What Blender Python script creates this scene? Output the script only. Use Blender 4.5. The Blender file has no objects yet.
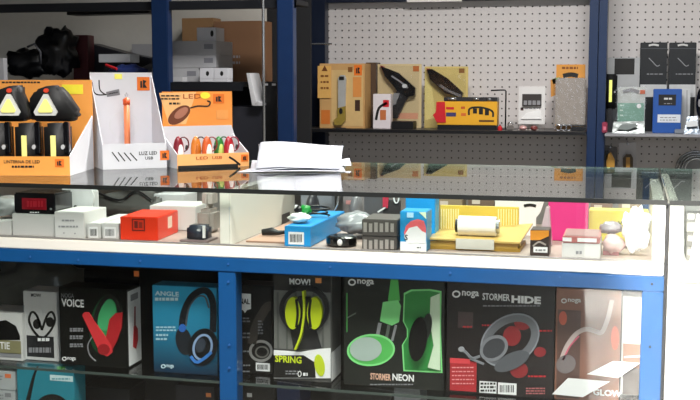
import bpy, bmesh, math, random
from mathutils import Vector, Matrix, noise
random.seed(7)
scn = bpy.context.scene
COL = scn.collection

# ------------------------------------------------------------------ camera
FPX = 1100.0
PSI = math.atan(281 / 1100); TH = math.atan(122 / 1100); ZC = 1.21
cam = bpy.data.cameras.new('camera'); camo = bpy.data.objects.new('camera', cam); COL.objects.link(camo)
camo.location = (0, 0, ZC); camo.rotation_euler = (math.pi / 2 - TH, 0, PSI)
cam.sensor_width = 36; cam.lens = FPX / 700 * 36; cam.clip_start = .05
scn.camera = camo
F = Vector((-math.sin(PSI) * math.cos(TH), math.cos(PSI) * math.cos(TH), -math.sin(TH)))
R = Vector((math.cos(PSI), math.sin(PSI), 0)); U = R.cross(F)
CAM = Vector((0, 0, ZC))
def ray(x, y): return F + R * ((x - 350) / FPX) + U * ((200 - y) / FPX)
def atY(x, y, Y): d = ray(x, y); return CAM + d * (Y / d.y)
def atZ(x, y, Z): d = ray(x, y); return CAM + d * ((Z - ZC) / d.z)

# ------------------------------------------------------------------ world, sun, lamps, exposure
w = bpy.data.worlds.new('daylight'); scn.world = w; w.use_nodes = True
bg = w.node_tree.nodes['Background']; bg.inputs[0].default_value = (.80, .89, 1, 1); bg.inputs[1].default_value = 2.2
sun = bpy.data.lights.new('sun', 'SUN'); sun.energy = 6; sun.angle = math.radians(1.0); sun.color = (1, .96, .88)
suno = bpy.data.objects.new('sun', sun); COL.objects.link(suno)
suno.rotation_euler = Vector((.052, 1, -.30)).to_track_quat('-Z', 'Y').to_euler()
def area(name, loc, sx, sy, e, rot=(0, 0, 0), col=(1, .98, .95)):
    l = bpy.data.lights.new(name, 'AREA'); l.shape = 'RECTANGLE'; l.size = sx; l.size_y = sy; l.energy = e; l.color = col
    o = bpy.data.objects.new(name, l); COL.objects.link(o); o.location = loc; o.rotation_euler = rot; return o
l1 = area('ceiling_lamp_light', (-.2, 1.1, 2.68), 1.6, .5, 46); l1.data.spread = math.radians(115)   # spread narrowed to hold light off the left rear
l2 = area('ceiling_lamp_light', (-.3, 3.4, 2.68), 1.2, .3, 52); l2.data.spread = math.radians(150)
po = area('shopfront_portal', (.8, -2.5, 1.25), 2.2, 2.4, 1, (math.pi / 2, 0, 0))
po.data.cycles.is_portal = True
vs = scn.view_settings; vs.view_transform = 'Standard'; vs.look = 'None'; vs.gamma = 1; vs.use_curve_mapping = False
vs.exposure = .8

# ------------------------------------------------------------------ materials
def lin(h):
    h = h.lstrip('#'); c = [int(h[i:i + 2], 16) / 255 for i in (0, 2, 4)]
    return tuple(x / 12.92 if x <= .04045 else ((x + .055) / 1.055) ** 2.4 for x in c) + (1,)
MATS = {}
def mat(h, rough=.5, metal=0, var=.08, scale=40, bump=0, coat=0, emit=0):
    k = (h, rough, metal, var, scale, bump, coat, emit)
    if k in MATS: return MATS[k]
    m = bpy.data.materials.new('surface_' + h.strip('#')); m.use_nodes = True; MATS[k] = m
    nt = m.node_tree; b = nt.nodes['Principled BSDF']
    c = lin(h)
    tc = nt.nodes.new('ShaderNodeTexCoord'); no = nt.nodes.new('ShaderNodeTexNoise'); no.inputs['Scale'].default_value = scale
    no.inputs['Detail'].default_value = 3
    nt.links.new(tc.outputs['Object'], no.inputs['Vector'])
    mx = nt.nodes.new('ShaderNodeMix'); mx.data_type = 'RGBA'
    mx.inputs[6].default_value = tuple(x * (1 - var) for x in c[:3]) + (1,)
    mx.inputs[7].default_value = tuple(min(1, x * (1 + var)) for x in c[:3]) + (1,)
    nt.links.new(no.outputs['Fac'], mx.inputs[0]); nt.links.new(mx.outputs[2], b.inputs['Base Color'])
    b.inputs['Roughness'].default_value = rough; b.inputs['Metallic'].default_value = metal
    if coat: b.inputs['Coat Weight'].default_value = coat; b.inputs['Coat Roughness'].default_value = .06
    if emit:
        b.inputs['Emission Color'].default_value = c; b.inputs['Emission Strength'].default_value = emit
    if bump:
        bp = nt.nodes.new('ShaderNodeBump'); bp.inputs['Strength'].default_value = bump; bp.inputs['Distance'].default_value = .004
        nt.links.new(no.outputs['Fac'], bp.inputs['Height']); nt.links.new(bp.outputs[0], b.inputs['Normal'])
    return m
def grad(h1, h2, z0, z1, rough=.35, axis=2):
    """printed two-colour blend on packaging"""
    m = bpy.data.materials.new('printed_blend'); m.use_nodes = True; nt = m.node_tree; b = nt.nodes['Principled BSDF']
    tc = nt.nodes.new('ShaderNodeTexCoord'); sp = nt.nodes.new('ShaderNodeSeparateXYZ'); mr = nt.nodes.new('ShaderNodeMapRange')
    mr.inputs[1].default_value = z0; mr.inputs[2].default_value = z1
    cr = nt.nodes.new('ShaderNodeValToRGB'); cr.color_ramp.elements[0].color = lin(h1); cr.color_ramp.elements[1].color = lin(h2)
    nt.links.new(tc.outputs['Object'], sp.inputs[0]); nt.links.new(sp.outputs[axis], mr.inputs[0])
    nt.links.new(mr.outputs[0], cr.inputs[0]); nt.links.new(cr.outputs[0], b.inputs['Base Color'])
    b.inputs['Roughness'].default_value = rough
    return m
def glassmat(name, tint, ior=1.5, rough=.0, haze=0):
    m = bpy.data.materials.new(name); m.use_nodes = True; nt = m.node_tree; nt.nodes.clear()
    out = nt.nodes.new('ShaderNodeOutputMaterial'); mx = nt.nodes.new('ShaderNodeMixShader')
    tr = nt.nodes.new('ShaderNodeBsdfTransparent'); tr.inputs[0].default_value = tint
    gl = nt.nodes.new('ShaderNodeBsdfGlossy'); gl.inputs['Roughness'].default_value = rough
    fr = nt.nodes.new('ShaderNodeFresnel'); ge = nt.nodes.new('ShaderNodeNewGeometry')
    mr = nt.nodes.new('ShaderNodeMapRange'); mr.inputs[3].default_value = ior; mr.inputs[4].default_value = 1 / ior
    nt.links.new(ge.outputs['Backfacing'], mr.inputs[0]); nt.links.new(mr.outputs[0], fr.inputs[0])
    nt.links.new(fr.outputs[0], mx.inputs[0]); nt.links.new(tr.outputs[0], mx.inputs[1]); nt.links.new(gl.outputs[0], mx.inputs[2])
    last = mx
    if haze:
        df = nt.nodes.new('ShaderNodeBsdfDiffuse'); df.inputs[0].default_value = (.8, .8, .8, 1)
        no = nt.nodes.new('ShaderNodeTexNoise'); no.inputs['Scale'].default_value = 30
        tc = nt.nodes.new('ShaderNodeTexCoord'); nt.links.new(tc.outputs['Object'], no.inputs[0])
        ml = nt.nodes.new('ShaderNodeMath'); ml.operation = 'MULTIPLY'; ml.inputs[1].default_value = haze * 2
        nt.links.new(no.outputs['Fac'], ml.inputs[0])
        m2 = nt.nodes.new('ShaderNodeMixShader'); nt.links.new(ml.outputs[0], m2.inputs[0])
        nt.links.new(mx.outputs[0], m2.inputs[1]); nt.links.new(df.outputs[0], m2.inputs[2]); last = m2
        bp = nt.nodes.new('ShaderNodeBump'); bp.inputs['Distance'].default_value = .01; bp.inputs['Strength'].default_value = .6
        nt.links.new(no.outputs['Fac'], bp.inputs['Height']); nt.links.new(bp.outputs[0], gl.inputs['Normal']); nt.links.new(bp.outputs[0], fr.inputs['Normal'])
    nt.links.new(last.outputs[0], out.inputs[0])
    return m
GLASS = glassmat('clear_glass', (.97, .985, .975, 1))
TOPGLASS = glassmat('counter_glass', (.90, .94, .91, 1), 1.52)
FILM = glassmat('clear_plastic', (.97, .97, .97, 1), 1.35, .04, .004)
GEDGE = mat('#070c0a', .6)

BLUE = mat('#0f4a80', .35, 0, .12, 25, .05)
RBLUE = mat('#12294e', .35, 0, .12, 25, .05)
NAVY = mat('#0f1a30', .4, 0, .1, 25)
WHITE = mat('#ece9e4', .45, 0, .03, 12)
CREAM = mat('#e9e5da', .5, 0, .05, 10)
BLACK = mat('#101013', .4)
GLOSSBLACK = mat('#0c0c0f', .18, 0, .05, 30, 0, .6)
DARK = mat('#1d1d22', .5)
CARDW = mat('#d0d0d5', .5, 0, .03)
ORANGE = mat('#ee8426', .45, 0, .08, 20)
INKBLACK = mat('#141210', .5)
INKWHITE = mat('#eeeeee', .5, 0, .02)
INKGREY = mat('#8b8b8f', .5)
RED = mat('#c4202a', .4)
SILVER = mat('#b9bcc0', .25, .85, .08, 60, .2)
YELLOW = mat('#e9d34a', .45)
KRAFT = mat('#c79250', .6, 0, .12, 18)

# ------------------------------------------------------------------ mesh helpers
class S:
    def __init__(s): s.v = []; s.f = []
    def add(s, vs, fs):
        n = len(s.v); s.v += [tuple(p) for p in vs]; s.f += [tuple(i + n for i in q) for q in fs]; return s
    def box(s, x0, x1, y0, y1, z0, z1):
        return s.add([(x0, y0, z0), (x1, y0, z0), (x1, y1, z0), (x0, y1, z0), (x0, y0, z1), (x1, y0, z1), (x1, y1, z1), (x0, y1, z1)],
                     [(0, 3, 2, 1), (4, 5, 6, 7), (0, 1, 5, 4), (1, 2, 6, 5), (2, 3, 7, 6), (3, 0, 4, 7)])
    def prism(s, pts, y0, y1):
        """pts: outline in local xz, extruded along y"""
        a = sum(pts[i][0] * pts[(i + 1) % len(pts)][1] - pts[(i + 1) % len(pts)][0] * pts[i][1] for i in range(len(pts)))
        if a < 0: pts = pts[::-1]
        n = len(pts)
        return s.add([(x, y0, z) for x, z in pts] + [(x, y1, z) for x, z in pts],
                     [tuple(range(n)), tuple(range(2 * n - 1, n - 1, -1))] + [(i, n + i, n + (i + 1) % n, (i + 1) % n) for i in range(n)])
    def prismx(s, pts, x0, x1):
        """pts: outline in local yz, extruded along x"""
        n = len(pts)
        a = sum(pts[i][0] * pts[(i + 1) % n][1] - pts[(i + 1) % n][0] * pts[i][1] for i in range(n))
        if a < 0: pts = pts[::-1]
        return s.add([(x0, y, z) for y, z in pts] + [(x1, y, z) for y, z in pts],
                     [tuple(range(n - 1, -1, -1)), tuple(range(n, 2 * n))] + [(i, (i + 1) % n, n + (i + 1) % n, n + i) for i in range(n)])
    def ringprism(s, outer, inner, y0, y1):
        n = len(outer)
        vs = [(x, y0, z) for x, z in outer] + [(x, y0, z) for x, z in inner] + [(x, y1, z) for x, z in outer] + [(x, y1, z) for x, z in inner]
        fs = []
        for i in range(n):
            j = (i + 1) % n
            fs += [(i, j, n + j, n + i), (2 * n + j, 2 * n + i, 3 * n + i, 3 * n + j), (j, i, 2 * n + i, 2 * n + j), (n + i, n + j, 3 * n + j, 3 * n + i)]
        return s.add(vs, fs)
    def tube(s, pts, r, n=8, closed=False):
        P = [Vector(p) for p in pts]; rings = []; N = len(P)
        rr = r if isinstance(r, (list, tuple)) else [r] * N
        ref = Vector((0.13, .21, 1)).normalized()
        for i, p in enumerate(P):
            if closed: t = P[(i + 1) % N] - P[i - 1]
            else: t = P[min(i + 1, N - 1)] - P[max(i - 1, 0)]
            t.normalize()
            a = t.cross(ref)
            if a.length < .1: a = t.cross(Vector((1, 0, 0)))
            a.normalize(); b = t.cross(a)
            rings.append([p + a * math.cos(q * 2 * math.pi / n) * rr[i] + b * math.sin(q * 2 * math.pi / n) * rr[i] for q in range(n)])
        vs = [q for g in rings for q in g]; fs = []
        for i in range(N if closed else N - 1):
            i2 = (i + 1) % N
            for q in range(n): fs.append((i * n + q, i * n + (q + 1) % n, i2 * n + (q + 1) % n, i2 * n + q))
        if not closed: fs += [tuple(range(n - 1, -1, -1)), tuple((N - 1) * n + q for q in range(n))]
        return s.add(vs, fs)
    def ell(s, c, rx, ry, rz, nu=14, nv=9):
        vs = [(c[0], c[1], c[2] - rz)]; fs = []
        for j in range(1, nv):
            a = -math.pi / 2 + math.pi * j / nv
            for i in range(nu):
                b = 2 * math.pi * i / nu
                vs.append((c[0] + rx * math.cos(a) * math.cos(b), c[1] + ry * math.cos(a) * math.sin(b), c[2] + rz * math.sin(a)))
        vs.append((c[0], c[1], c[2] + rz)); top = len(vs) - 1
        for i in range(nu):
            fs.append((0, 1 + (i + 1) % nu, 1 + i)); fs.append((top, top - nu + i, top - nu + (i + 1) % nu))
        for j in range(nv - 2):
            for i in range(nu):
                a = 1 + j * nu + i; b = 1 + j * nu + (i + 1) % nu; fs.append((a, b, b + nu, a + nu))
        return s.add(vs, fs)
    def blob(s, c, rx, ry, rz, amp=.3, seed=0, nu=22, nv=14, freq=2.2):
        t = S(); t.ell((0, 0, 0), 1, 1, 1, nu, nv); vs = []
        for p in t.v:
            v = Vector(p); k = 1 + amp * noise.noise(v * freq + Vector((seed * 7.3, seed * 1.7, 0)))
            vs.append((c[0] + v.x * rx * k, c[1] + v.y * ry * k, max(.0004, c[2] + v.z * rz * k)))
        return s.add(vs, t.f)
    def grid(s, fn, nu, nv, thick=0):
        vs = [fn(i / nu, j / nv) for j in range(nv + 1) for i in range(nu + 1)]
        fs = [(j * (nu + 1) + i, j * (nu + 1) + i + 1, (j + 1) * (nu + 1) + i + 1, (j + 1) * (nu + 1) + i) for j in range(nv) for i in range(nu)]
        return s.add(vs, fs)
    def build(s, name, m, parent=None, bevel=0, smooth=False, solid=0, label=None):
        me = bpy.data.meshes.new(name); me.from_pydata(s.v, [], s.f)
        if bevel:
            bm = bmesh.new(); bm.from_mesh(me)
            es = [e for e in bm.edges if len(e.link_faces) == 2 and e.calc_face_angle(0) > .5]
            bmesh.ops.bevel(bm, geom=es, offset=bevel, segments=2, affect='EDGES', clamp_overlap=True)
            bm.to_mesh(me); bm.free()
        me.materials.append(m)
        if smooth:
            me.polygons.foreach_set('use_smooth', [True] * len(me.polygons))
        o = bpy.data.objects.new(name, me); COL.objects.link(o)
        if parent: o.parent = parent
        if solid:
            md = o.modifiers.new('thickness', 'SOLIDIFY'); md.thickness = solid; md.offset = 0
        if label: o['label'] = label
        return o
def tag(o, label, cat, group=None):
    o['label'] = label; o['category'] = cat
    if group: o['group'] = group
    return o
def thing(name, label, cat, loc, rotz=0, group=None):
    o = bpy.data.objects.new(name, None); COL.objects.link(o); o.empty_display_size = .02
    o.location = loc; o.rotation_euler = (0, 0, rotz); return tag(o, label, cat, group)
def struct(name, s, m, **k):
    o = s.build(name, m, **k); o['kind'] = 'structure'; return o

TXT = {}
def textmesh(t, bold):
    if (t, bold) not in TXT:
        c = bpy.data.curves.new('lettering', 'FONT'); c.body = t; c.offset = bold; c.resolution_u = 2
        o = bpy.data.objects.new('lettering_source', c); COL.objects.link(o)
        me = bpy.data.meshes.new_from_object(o); vs = [v.co.copy() for v in me.vertices]; fs = [tuple(p.vertices) for p in me.polygons]
        bpy.data.objects.remove(o); bpy.data.curves.remove(c); bpy.data.meshes.remove(me)
        TXT[(t, bold)] = (vs, fs)
    return TXT[(t, bold)]

class Face:
    """front plane (local y = y0) of a thing: photo pixels -> local x,z on that plane"""
    def __init__(s, root, y0=0):
        s.root = root; s.y0 = y0
        r = root.rotation_euler.z; s.c = math.cos(r); s.s = math.sin(r); s.o = Vector(root.location)
    def lp(s, x, y):
        d = ray(x, y); n = Vector((-s.s, s.c, 0)); p0 = s.o + n * s.y0
        t = (p0 - CAM).dot(n) / d.dot(n); p = CAM + d * t - s.o
        return (p.x * s.c + p.y * s.s, p.z)
    def poly(s, name, pts, m, L=1, parent=None, th=None):
        q = [s.lp(*p) for p in pts]
        return S().prism(q, s.y0 - (th or .0005 * L), s.y0 + .0002).build(name, m, parent or s.root)
    def rect(s, name, x0, y0, x1, y1, m, L=1, parent=None, th=None):
        a = s.lp(x0, (y0 + y1) / 2)[0]; b = s.lp(x1, (y0 + y1) / 2)[0]; c = s.lp((x0 + x1) / 2, y1)[1]; d = s.lp((x0 + x1) / 2, y0)[1]
        return S().prism([(a, c), (b, c), (b, d), (a, d)], s.y0 - (th or .0005 * L), s.y0 + .0002).build(name, m, parent or s.root)
    def epts(s, cx, cy, rx, ry, rot=0, n=24, a0=0, a1=360):
        out = []; full = a1 - a0 >= 360
        for i in range(n if full else n + 1):
            a = math.radians(a0 + (a1 - a0) * i / n); x = rx * math.cos(a); y = ry * math.sin(a); r = math.radians(rot)
            out.append((cx + x * math.cos(r) - y * math.sin(r), cy + x * math.sin(r) + y * math.cos(r)))
        return out
    def ellipse(s, name, cx, cy, rx, ry, m, L=1, rot=0, parent=None, th=None):
        return s.poly(name, s.epts(cx, cy, rx, ry, rot), m, L, parent, th)
    def ring(s, name, cx, cy, rx, ry, wx, m, L=1, rot=0, parent=None, th=None):
        a = [s.lp(*p) for p in s.epts(cx, cy, rx, ry, rot, 32)]; b = [s.lp(*p) for p in s.epts(cx, cy, max(.3, rx - wx), max(.3, ry - wx), rot, 32)]
        return S().ringprism(a[::-1], b[::-1], s.y0 - (th or .0005 * L), s.y0 + .0002).build(name, m, parent or s.root)
    def stroke(s, name, pts, wpx, m, L=1, parent=None, th=None, sub=4):
        # smooth polyline ribbon
        P = []
        for i in range(len(pts) - 1):
            p0 = pts[max(i - 1, 0)]; p1 = pts[i]; p2 = pts[i + 1]; p3 = pts[min(i + 2, len(pts) - 1)]
            for k in range(sub):
                t = k / sub
                P.append(tuple(.5 * (2 * b + (c - a) * t + (2 * a - 5 * b + 4 * c - d) * t * t + (3 * b - a - 3 * c + d) * t ** 3) for a, b, c, d in zip(p0, p1, p2, p3)))
        P.append(pts[-1]); lft = []; rgt = []; n = len(P)
        for i, p in enumerate(P):
            q = P[min(i + 1, n - 1)]; o = P[max(i - 1, 0)]; dx, dy = q[0] - o[0], q[1] - o[1]; l = math.hypot(dx, dy) or 1
            ww = wpx if not isinstance(wpx, tuple) else wpx[0] + (wpx[1] - wpx[0]) * i / (n - 1)
            lft.append((p[0] - dy / l * ww / 2, p[1] + dx / l * ww / 2)); rgt.append((p[0] + dy / l * ww / 2, p[1] - dx / l * ww / 2))
        A = [s.lp(*p) for p in lft]; B = [s.lp(*p) for p in rgt]; y1 = s.y0 - (th or .0005 * L); y2 = s.y0 + .0002
        vs = [(x, y1, z) for x, z in A] + [(x, y1, z) for x, z in B] + [(x, y2, z) for x, z in A] + [(x, y2, z) for x, z in B]; fs = []
        for i in range(n - 1):
            fs += [(i, i + 1, n + i + 1, n + i), (2 * n + i + 1, 2 * n + i, 3 * n + i, 3 * n + i + 1), (i + 1, i, 2 * n + i, 2 * n + i + 1), (n + i, n + i + 1, 3 * n + i + 1, 3 * n + i)]
        fs += [(0, n, 3 * n, 2 * n), (2 * n - 1, n - 1, 3 * n - 1, 4 * n - 1)]
        o = S().add(vs, fs).build(name, m, parent or s.root)
        bm = bmesh.new(); bm.from_mesh(o.data); bmesh.ops.recalc_face_normals(bm, faces=bm.faces); bm.to_mesh(o.data); bm.free()
        return o
    def text(s, t, x0, x1, ytop, ybase, m, L=2, bold=0.0, parent=None, name='lettering'):
        vs, fs = textmesh(t, bold)
        a = min(v.x for v in vs); b = max(v.x for v in vs); c = min(v.y for v in vs); d = max(v.y for v in vs)
        xa, za = s.lp(x0, (ytop + ybase) / 2); xb, _ = s.lp(x1, (ytop + ybase) / 2)
        zt = s.lp((x0 + x1) / 2, ytop)[1]; zb = s.lp((x0 + x1) / 2, ybase)[1]
        q = S(); q.add([(xa + (v.x - a) / (b - a) * (xb - xa), s.y0 - .0005 * L, zb + (v.y - c) / (d - c) * (zt - zb)) for v in vs], fs)
        return q.build(name, m, parent or s.root)
    def lines(s, name, x0, x1, ys, h, m, L=2, parent=None):
        """rows of print too small to read, one object"""
        q = S()
        for k, y in enumerate(ys):
            x = x0; rnd = random.Random(int(x0 * 31 + y * 7))
            while x < x1 - .5:
                l = min(x1 - x, rnd.uniform(1.5, 4)); p = [s.lp(x, y), s.lp(x + l, y), s.lp(x + l, y - h), s.lp(x, y - h)]
                q.prism(p, s.y0 - .0005 * L, s.y0); x += l + .9
        return q.build(name, m, parent or s.root)
    def barcode(s, x0, y0, x1, y1, L=2):
        lab = s.rect('barcode_label', x0, y0, x1, y1, INKWHITE, L)
        q = S(); n = 9; rnd = random.Random(int(x0))
        for k in range(n):
            a = x0 + (x1 - x0) * (.1 + .8 * k / n); b = a + (x1 - x0) * rnd.choice((.03, .05))
            q.prism([s.lp(a, y1 - (y1 - y0) * .2), s.lp(b, y1 - (y1 - y0) * .2), s.lp(b, y0 + (y1 - y0) * .18), s.lp(a, y0 + (y1 - y0) * .18)], s.y0 - .0005 * (L + 1), s.y0)
        q.build('bars', INKBLACK, lab); return lab
    def logo(s, x0, x1, y0, y1, m, L=2):
        r = (y1 - y0) * .45; cx = x0 + r * 1.2; cy = (y0 + y1) / 2
        g = s.ring('logo', cx, cy, r * 1.15, r, r * .42, m, L)
        s.text('noga', cx + r * 1.6, x1, y0 + (y1 - y0) * .12, y1, m, L, .02, parent=g); return g

def pxbox(name, label, cat, x0, x1, ytop, Y, zb, depth, m, rot=0, group=None, bevel=.0012, body='carton', xr=None):
    """closed carton: left/right front edges and top from the photo, standing at depth Y on height zb"""
    ym = (ytop + 20)
    p0 = atY(x0, ym, Y); t = thing(name, label, cat, (p0.x, Y, zb), rot, group); fc = Face(t)
    wd = fc.lp(x1, ym)[0]; ht = fc.lp((x0 + x1) / 2, ytop)[1]
    b = S().box(0, wd, 0, depth, 0, ht).build(body, m, t, bevel)
    t['w'] = wd; t['h'] = ht
    return t, fc, wd, ht, b

# ================================================================== the room
ZG = 1.0; YF = 1.97; YB = 2.67; YW = 5.4
FLOORM = mat('#7d786f', .35, 0, .1, 3)
WALLM = mat('#a9a59c', .7, 0, .05, 4)
struct('floor', S().box(-3.5, 2.6, -2.6, 5.6, -.05, 0), FLOORM)
struct('ceiling', S().box(-3.5, 2.6, -2.7, 5.7, 2.8, 2.85), mat('#cfccc4', .8, 0, .03, 4))
struct('wall_back', S().box(-3.5, 2.6, 5.6, 5.7, 0, 2.8), mat('#6f6c68', .7, 0, .05, 4))
struct('wall_left', S().box(-3.6, -3.5, -2.7, 5.7, 0, 2.8), mat('#55524f', .7, 0, .05, 4))
struct('wall_right', S().box(2.6, 2.7, -2.7, 5.7, 0, 2.8), WALLM)
struct('wall_front', S().box(-3.5, -.3, -2.7, -2.6, 0, 2.8).box(1.9, 2.6, -2.7, -2.6, 0, 2.8).box(-.3, 1.9, -2.7, -2.6, 2.55, 2.8), mat('#4e4c49', .7, 0, .05, 4))
q = S()
for x in (-.3, .78, 1.85): q.box(x, x + .05, -2.69, -2.61, 0, 2.55)
for z in (0, 1.0, 2.5): q.box(-.25, 1.85, -2.69, -2.61, z, z + .05)
struct('window_1', q, mat('#9a9da0', .4, .6))
struct('ground', S().box(-8, 10, -14, -2.7, -.08, -.03), mat('#b8b2a6', .9, 0, .1, 2))

# ================================================================== pegboards (real holes)
PITCH = .035
h0 = atY(584, 35.4, YW)
PEG = mat('#d3cecd', .42, 0, .03, 6)
def pegboard(xa, xb, za, zb, label):
    i0 = math.ceil((xa - h0.x) / PITCH + .5); i1 = math.floor((xb - h0.x) / PITCH - .5)
    j0 = math.ceil((za - h0.z) / PITCH + .5); j1 = math.floor((zb - h0.z) / PITCH - .5)
    t = thing('pegboard', label, 'pegboard', ((xa + xb) / 2, YW, za))
    ox = (xa + xb) / 2; s = S(); r = .0043; hp = PITCH / 2; idx = {}
    sq = [(hp, 0), (hp, hp), (0, hp), (-hp, hp), (-hp, 0), (-hp, -hp), (0, -hp), (hp, -hp)]
    for i in range(i0, i1 + 1):
        for j in range(j0, j1 + 1):
            cx = h0.x + i * PITCH - ox; cz = h0.z + j * PITCH - za
            hole = [(r * math.cos(k * math.pi / 4), r * math.sin(k * math.pi / 4)) for k in range(8)]
            vs = [(cx + x, 0, cz + z) for x, z in sq] + [(cx + x, 0, cz + z) for x, z in hole] + [(cx + x, .005, cz + z) for x, z in hole]
            fs = [(k, (k + 1) % 8, 8 + (k + 1) % 8, 8 + k) for k in range(8)] + [(8 + k, 8 + (k + 1) % 8, 16 + (k + 1) % 8, 16 + k) for k in range(8)]
            fs = [f[::-1] for f in fs]
            s.add(vs, fs)
    X0 = h0.x + (i0 - .5) * PITCH - ox; X1 = h0.x + (i1 + .5) * PITCH - ox; Z0 = h0.z + (j0 - .5) * PITCH - za; Z1 = h0.z + (j1 + .5) * PITCH - za
    a, b, c, d = xa - ox, xb - ox, 0, zb - za
    for (p, q2, u, v) in ((a, X0, c, d), (X1, b, c, d), (X0, X1, c, Z0), (X0, X1, Z1, d)):
        s.add([(p, 0, u), (q2, 0, u), (q2, 0, v), (p, 0, v)], [(0, 1, 2, 3)])
    s.build('perforated_sheet', PEG, t)
    S().box(a, b, .006, .012, c, d).build('backing', mat('#5a5654', .8), t)
    for e_ in (a, b - .012): S().box(e_, e_ + .012, -.004, .006, c, d).build('edge_strip', PEG, t)
pl = atY(325, 60, YW).x; pr = atY(592, 60, YW).x
pegboard(pl, pr, .62, atY(400, 2, YW).z, 'grey pegboard panel behind the shelf of boxed tools')
pegboard(atY(606, 60, YW).x, 1.25, .62, 1.95, 'pegboard panel at the right behind the two black hanging boxes')

# ================================================================== back wall shelving
t = thing('wall_shelving', 'blue upright wall shelving with dark shelves in front of the pegboards', 'shelving', (-.2, 5.2, 0))
def upright(x0, x1, Y, d, m, par, ytop=2.75, loc=(0, 0, 0), name='upright'):
    a = atY(x0, 60, Y).x; b = atY(x1, 60, Y).x; lx, ly, lz = par.location
    o = S().box(a - lx, b - lx, Y - ly, Y + d - ly, 0, ytop).build(name, m, par, .003)
    return a, b
ua, ub = upright(588.5, 597.5, 5.12, .2, RBLUE, t); uc, ud = upright(598.2, 606.5, 5.12, .2, RBLUE, t)
va, vb = upright(311, 325, 5.32, .07, NAVY, t)
lx, ly, _ = t.location
SHZ = atY(450, 130.0, 5.1).z
S().box(va - lx - .06, ua - lx - .002, 5.08 - ly, 5.39 - ly, SHZ - .014, SHZ).build('shelf', mat('#3a3634', .35), t, .002)
S().box(va - lx - .06, ua - lx - .002, 5.074 - ly, 5.0795 - ly, SHZ - .016, SHZ - .001).build('shelf_lip', BLACK, t)
SHR = atY(650, 133.5, 5.1).z
S().box(ud - lx + .002, 1.3 - lx, 5.06 - ly, 5.39 - ly, SHR - .014, SHR).build('shelf', mat('#8d8d92', .35), t, .002)
UPZ = atY(400, 1.5, 5.1).z
UPZ = atY(400, 1.5, 5.34).z
S().box(va - lx - .3, ua - lx - .002, 5.345 - ly, 5.39 - ly, UPZ, UPZ + .03).build('top_rail', NAVY, t, .002)
a = atY(407, 0, 5.34).x; b = atY(462, 0, 5.34).x
S().box(a - lx, b - lx, 5.338 - ly, 5.3445 - ly, UPZ - .004, UPZ + .05).build('price_strip', WHITE, t)
a = atY(302, 44, 5.11); S().tube([(a.x - lx, 5.11 - ly, a.z), (atY(332, 44, 5.11).x - lx, 5.11 - ly, a.z)], .004).build('hook_bar', SILVER, t)

# ================================================================== storage rack at the left rear
t = thing('storage_rack', 'tall navy storage rack crammed with boxes in the dim left corner', 'rack', (-1.9, 4.3, 0))
RK = 4.2
r1 = upright(152, 168, RK, .05, RBLUE, t); r2 = upright(277, 293, RK, .05, RBLUE, t)
lx, ly, _ = t.location
S().box(-3.2 - lx, r1[0] - lx - .9, RK - ly, RK + .05 - ly, 0, 2.7).build('upright', RBLUE, t, .003)
SZ1 = atY(100, 82, 4.3).z; SZ2 = atY(100, 2, 4.2).z
XE = atY(243, 82, 4.25).x
for nm, z, xe in (('shelf', SZ1, XE), ('shelf', SZ2, r2[1]), ('shelf', .55, r2[1])):
    S().box(-3.2 - lx, xe - lx, RK + .052 - ly, (4.42 if z == SZ2 else 4.78) - ly, z - .02, z).build(nm, mat('#15161a', .5), t, .002)
    S().box(-3.2 - lx, xe - lx, RK + .02 - ly, RK + .051 - ly, z - .035, z - .0005).build('beam', mat('#0c0f16', .5), t)
PX1 = atY(268, 40, 4.8).x
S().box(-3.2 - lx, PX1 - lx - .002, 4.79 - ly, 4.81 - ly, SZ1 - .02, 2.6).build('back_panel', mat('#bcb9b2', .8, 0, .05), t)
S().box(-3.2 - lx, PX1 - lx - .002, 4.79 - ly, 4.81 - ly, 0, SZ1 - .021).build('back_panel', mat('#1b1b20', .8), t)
S().box(PX1 - lx, atY(311, 40, 4.8).x - lx, 4.79 - ly, 4.81 - ly, 0, 2.6).build('back_panel', mat('#0e0f13', .8), t)  # black sheet added to darken the gap right of the rack post
S().box(XE - lx - .012, XE - lx, RK + .3 - ly, 4.78 - ly, .551, SZ1 - .021).build('shelf_support', mat('#0e0f13', .8), t)
a = atY(269, 40, 4.24); S().tube([(a.x - lx, 4.17 - ly, .1), (a.x - lx, 4.17 - ly, 2.6)], .0055).build('rod', SILVER, t, smooth=True)

def rbox(name, label, cat, x0, x1, yt, yb, Y, d, m, rot=0, group=None, zb=None):
    z = atY((x0 + x1) / 2, yb, Y).z if zb is None else zb
    return pxbox(name, label, cat, x0, x1, yt, Y, z, d, m, rot, group)
GREYW = mat('#acacaf', .6, 0, .05)
zs = SZ1 + .001
# middle bay stock (stacked from the shelf upwards)
t1, f, *_ = rbox('carton', 'large brown cardboard carton behind the small white boxes', 'carton', 214, 262, 21, 0, 4.62, .14, mat('#7a573c', .7, 0, .12, 8), zb=zs)
f.lines('printing', 222, 240, [58, 64], 2.5, INKGREY, 1)
rbox('carton', 'brown carton half hidden behind the white carton in the rack', 'carton', 182, 213, 18, 0, 4.66, .1, mat('#8a6946', .7, 0, .12, 8), zb=zs)
zst = zs
ys = [(68, 'bottom'), (55, 'middle'), (41, 'topmost')]
for k, (yt, wd_) in enumerate(ys):
    x1 = 199 if k < 1 else 216
    tt, f, wd, ht, _ = pxbox('flat_box', 'long flat white box, %s of the stack beside the blue rack post' % wd_, 'box', 168.5, x1, yt, 4.36, zst, .2, GREYW, 0, 'flat boxes in the rack')
    f.rect('end_label', x1 - 12, yt + 3, x1 - 3, yt + 8, mat('#7d7d84', .6), 1)
    zst += ht + .0005 if False else ht
    zst = tt.location.z + ht + .0006
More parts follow.
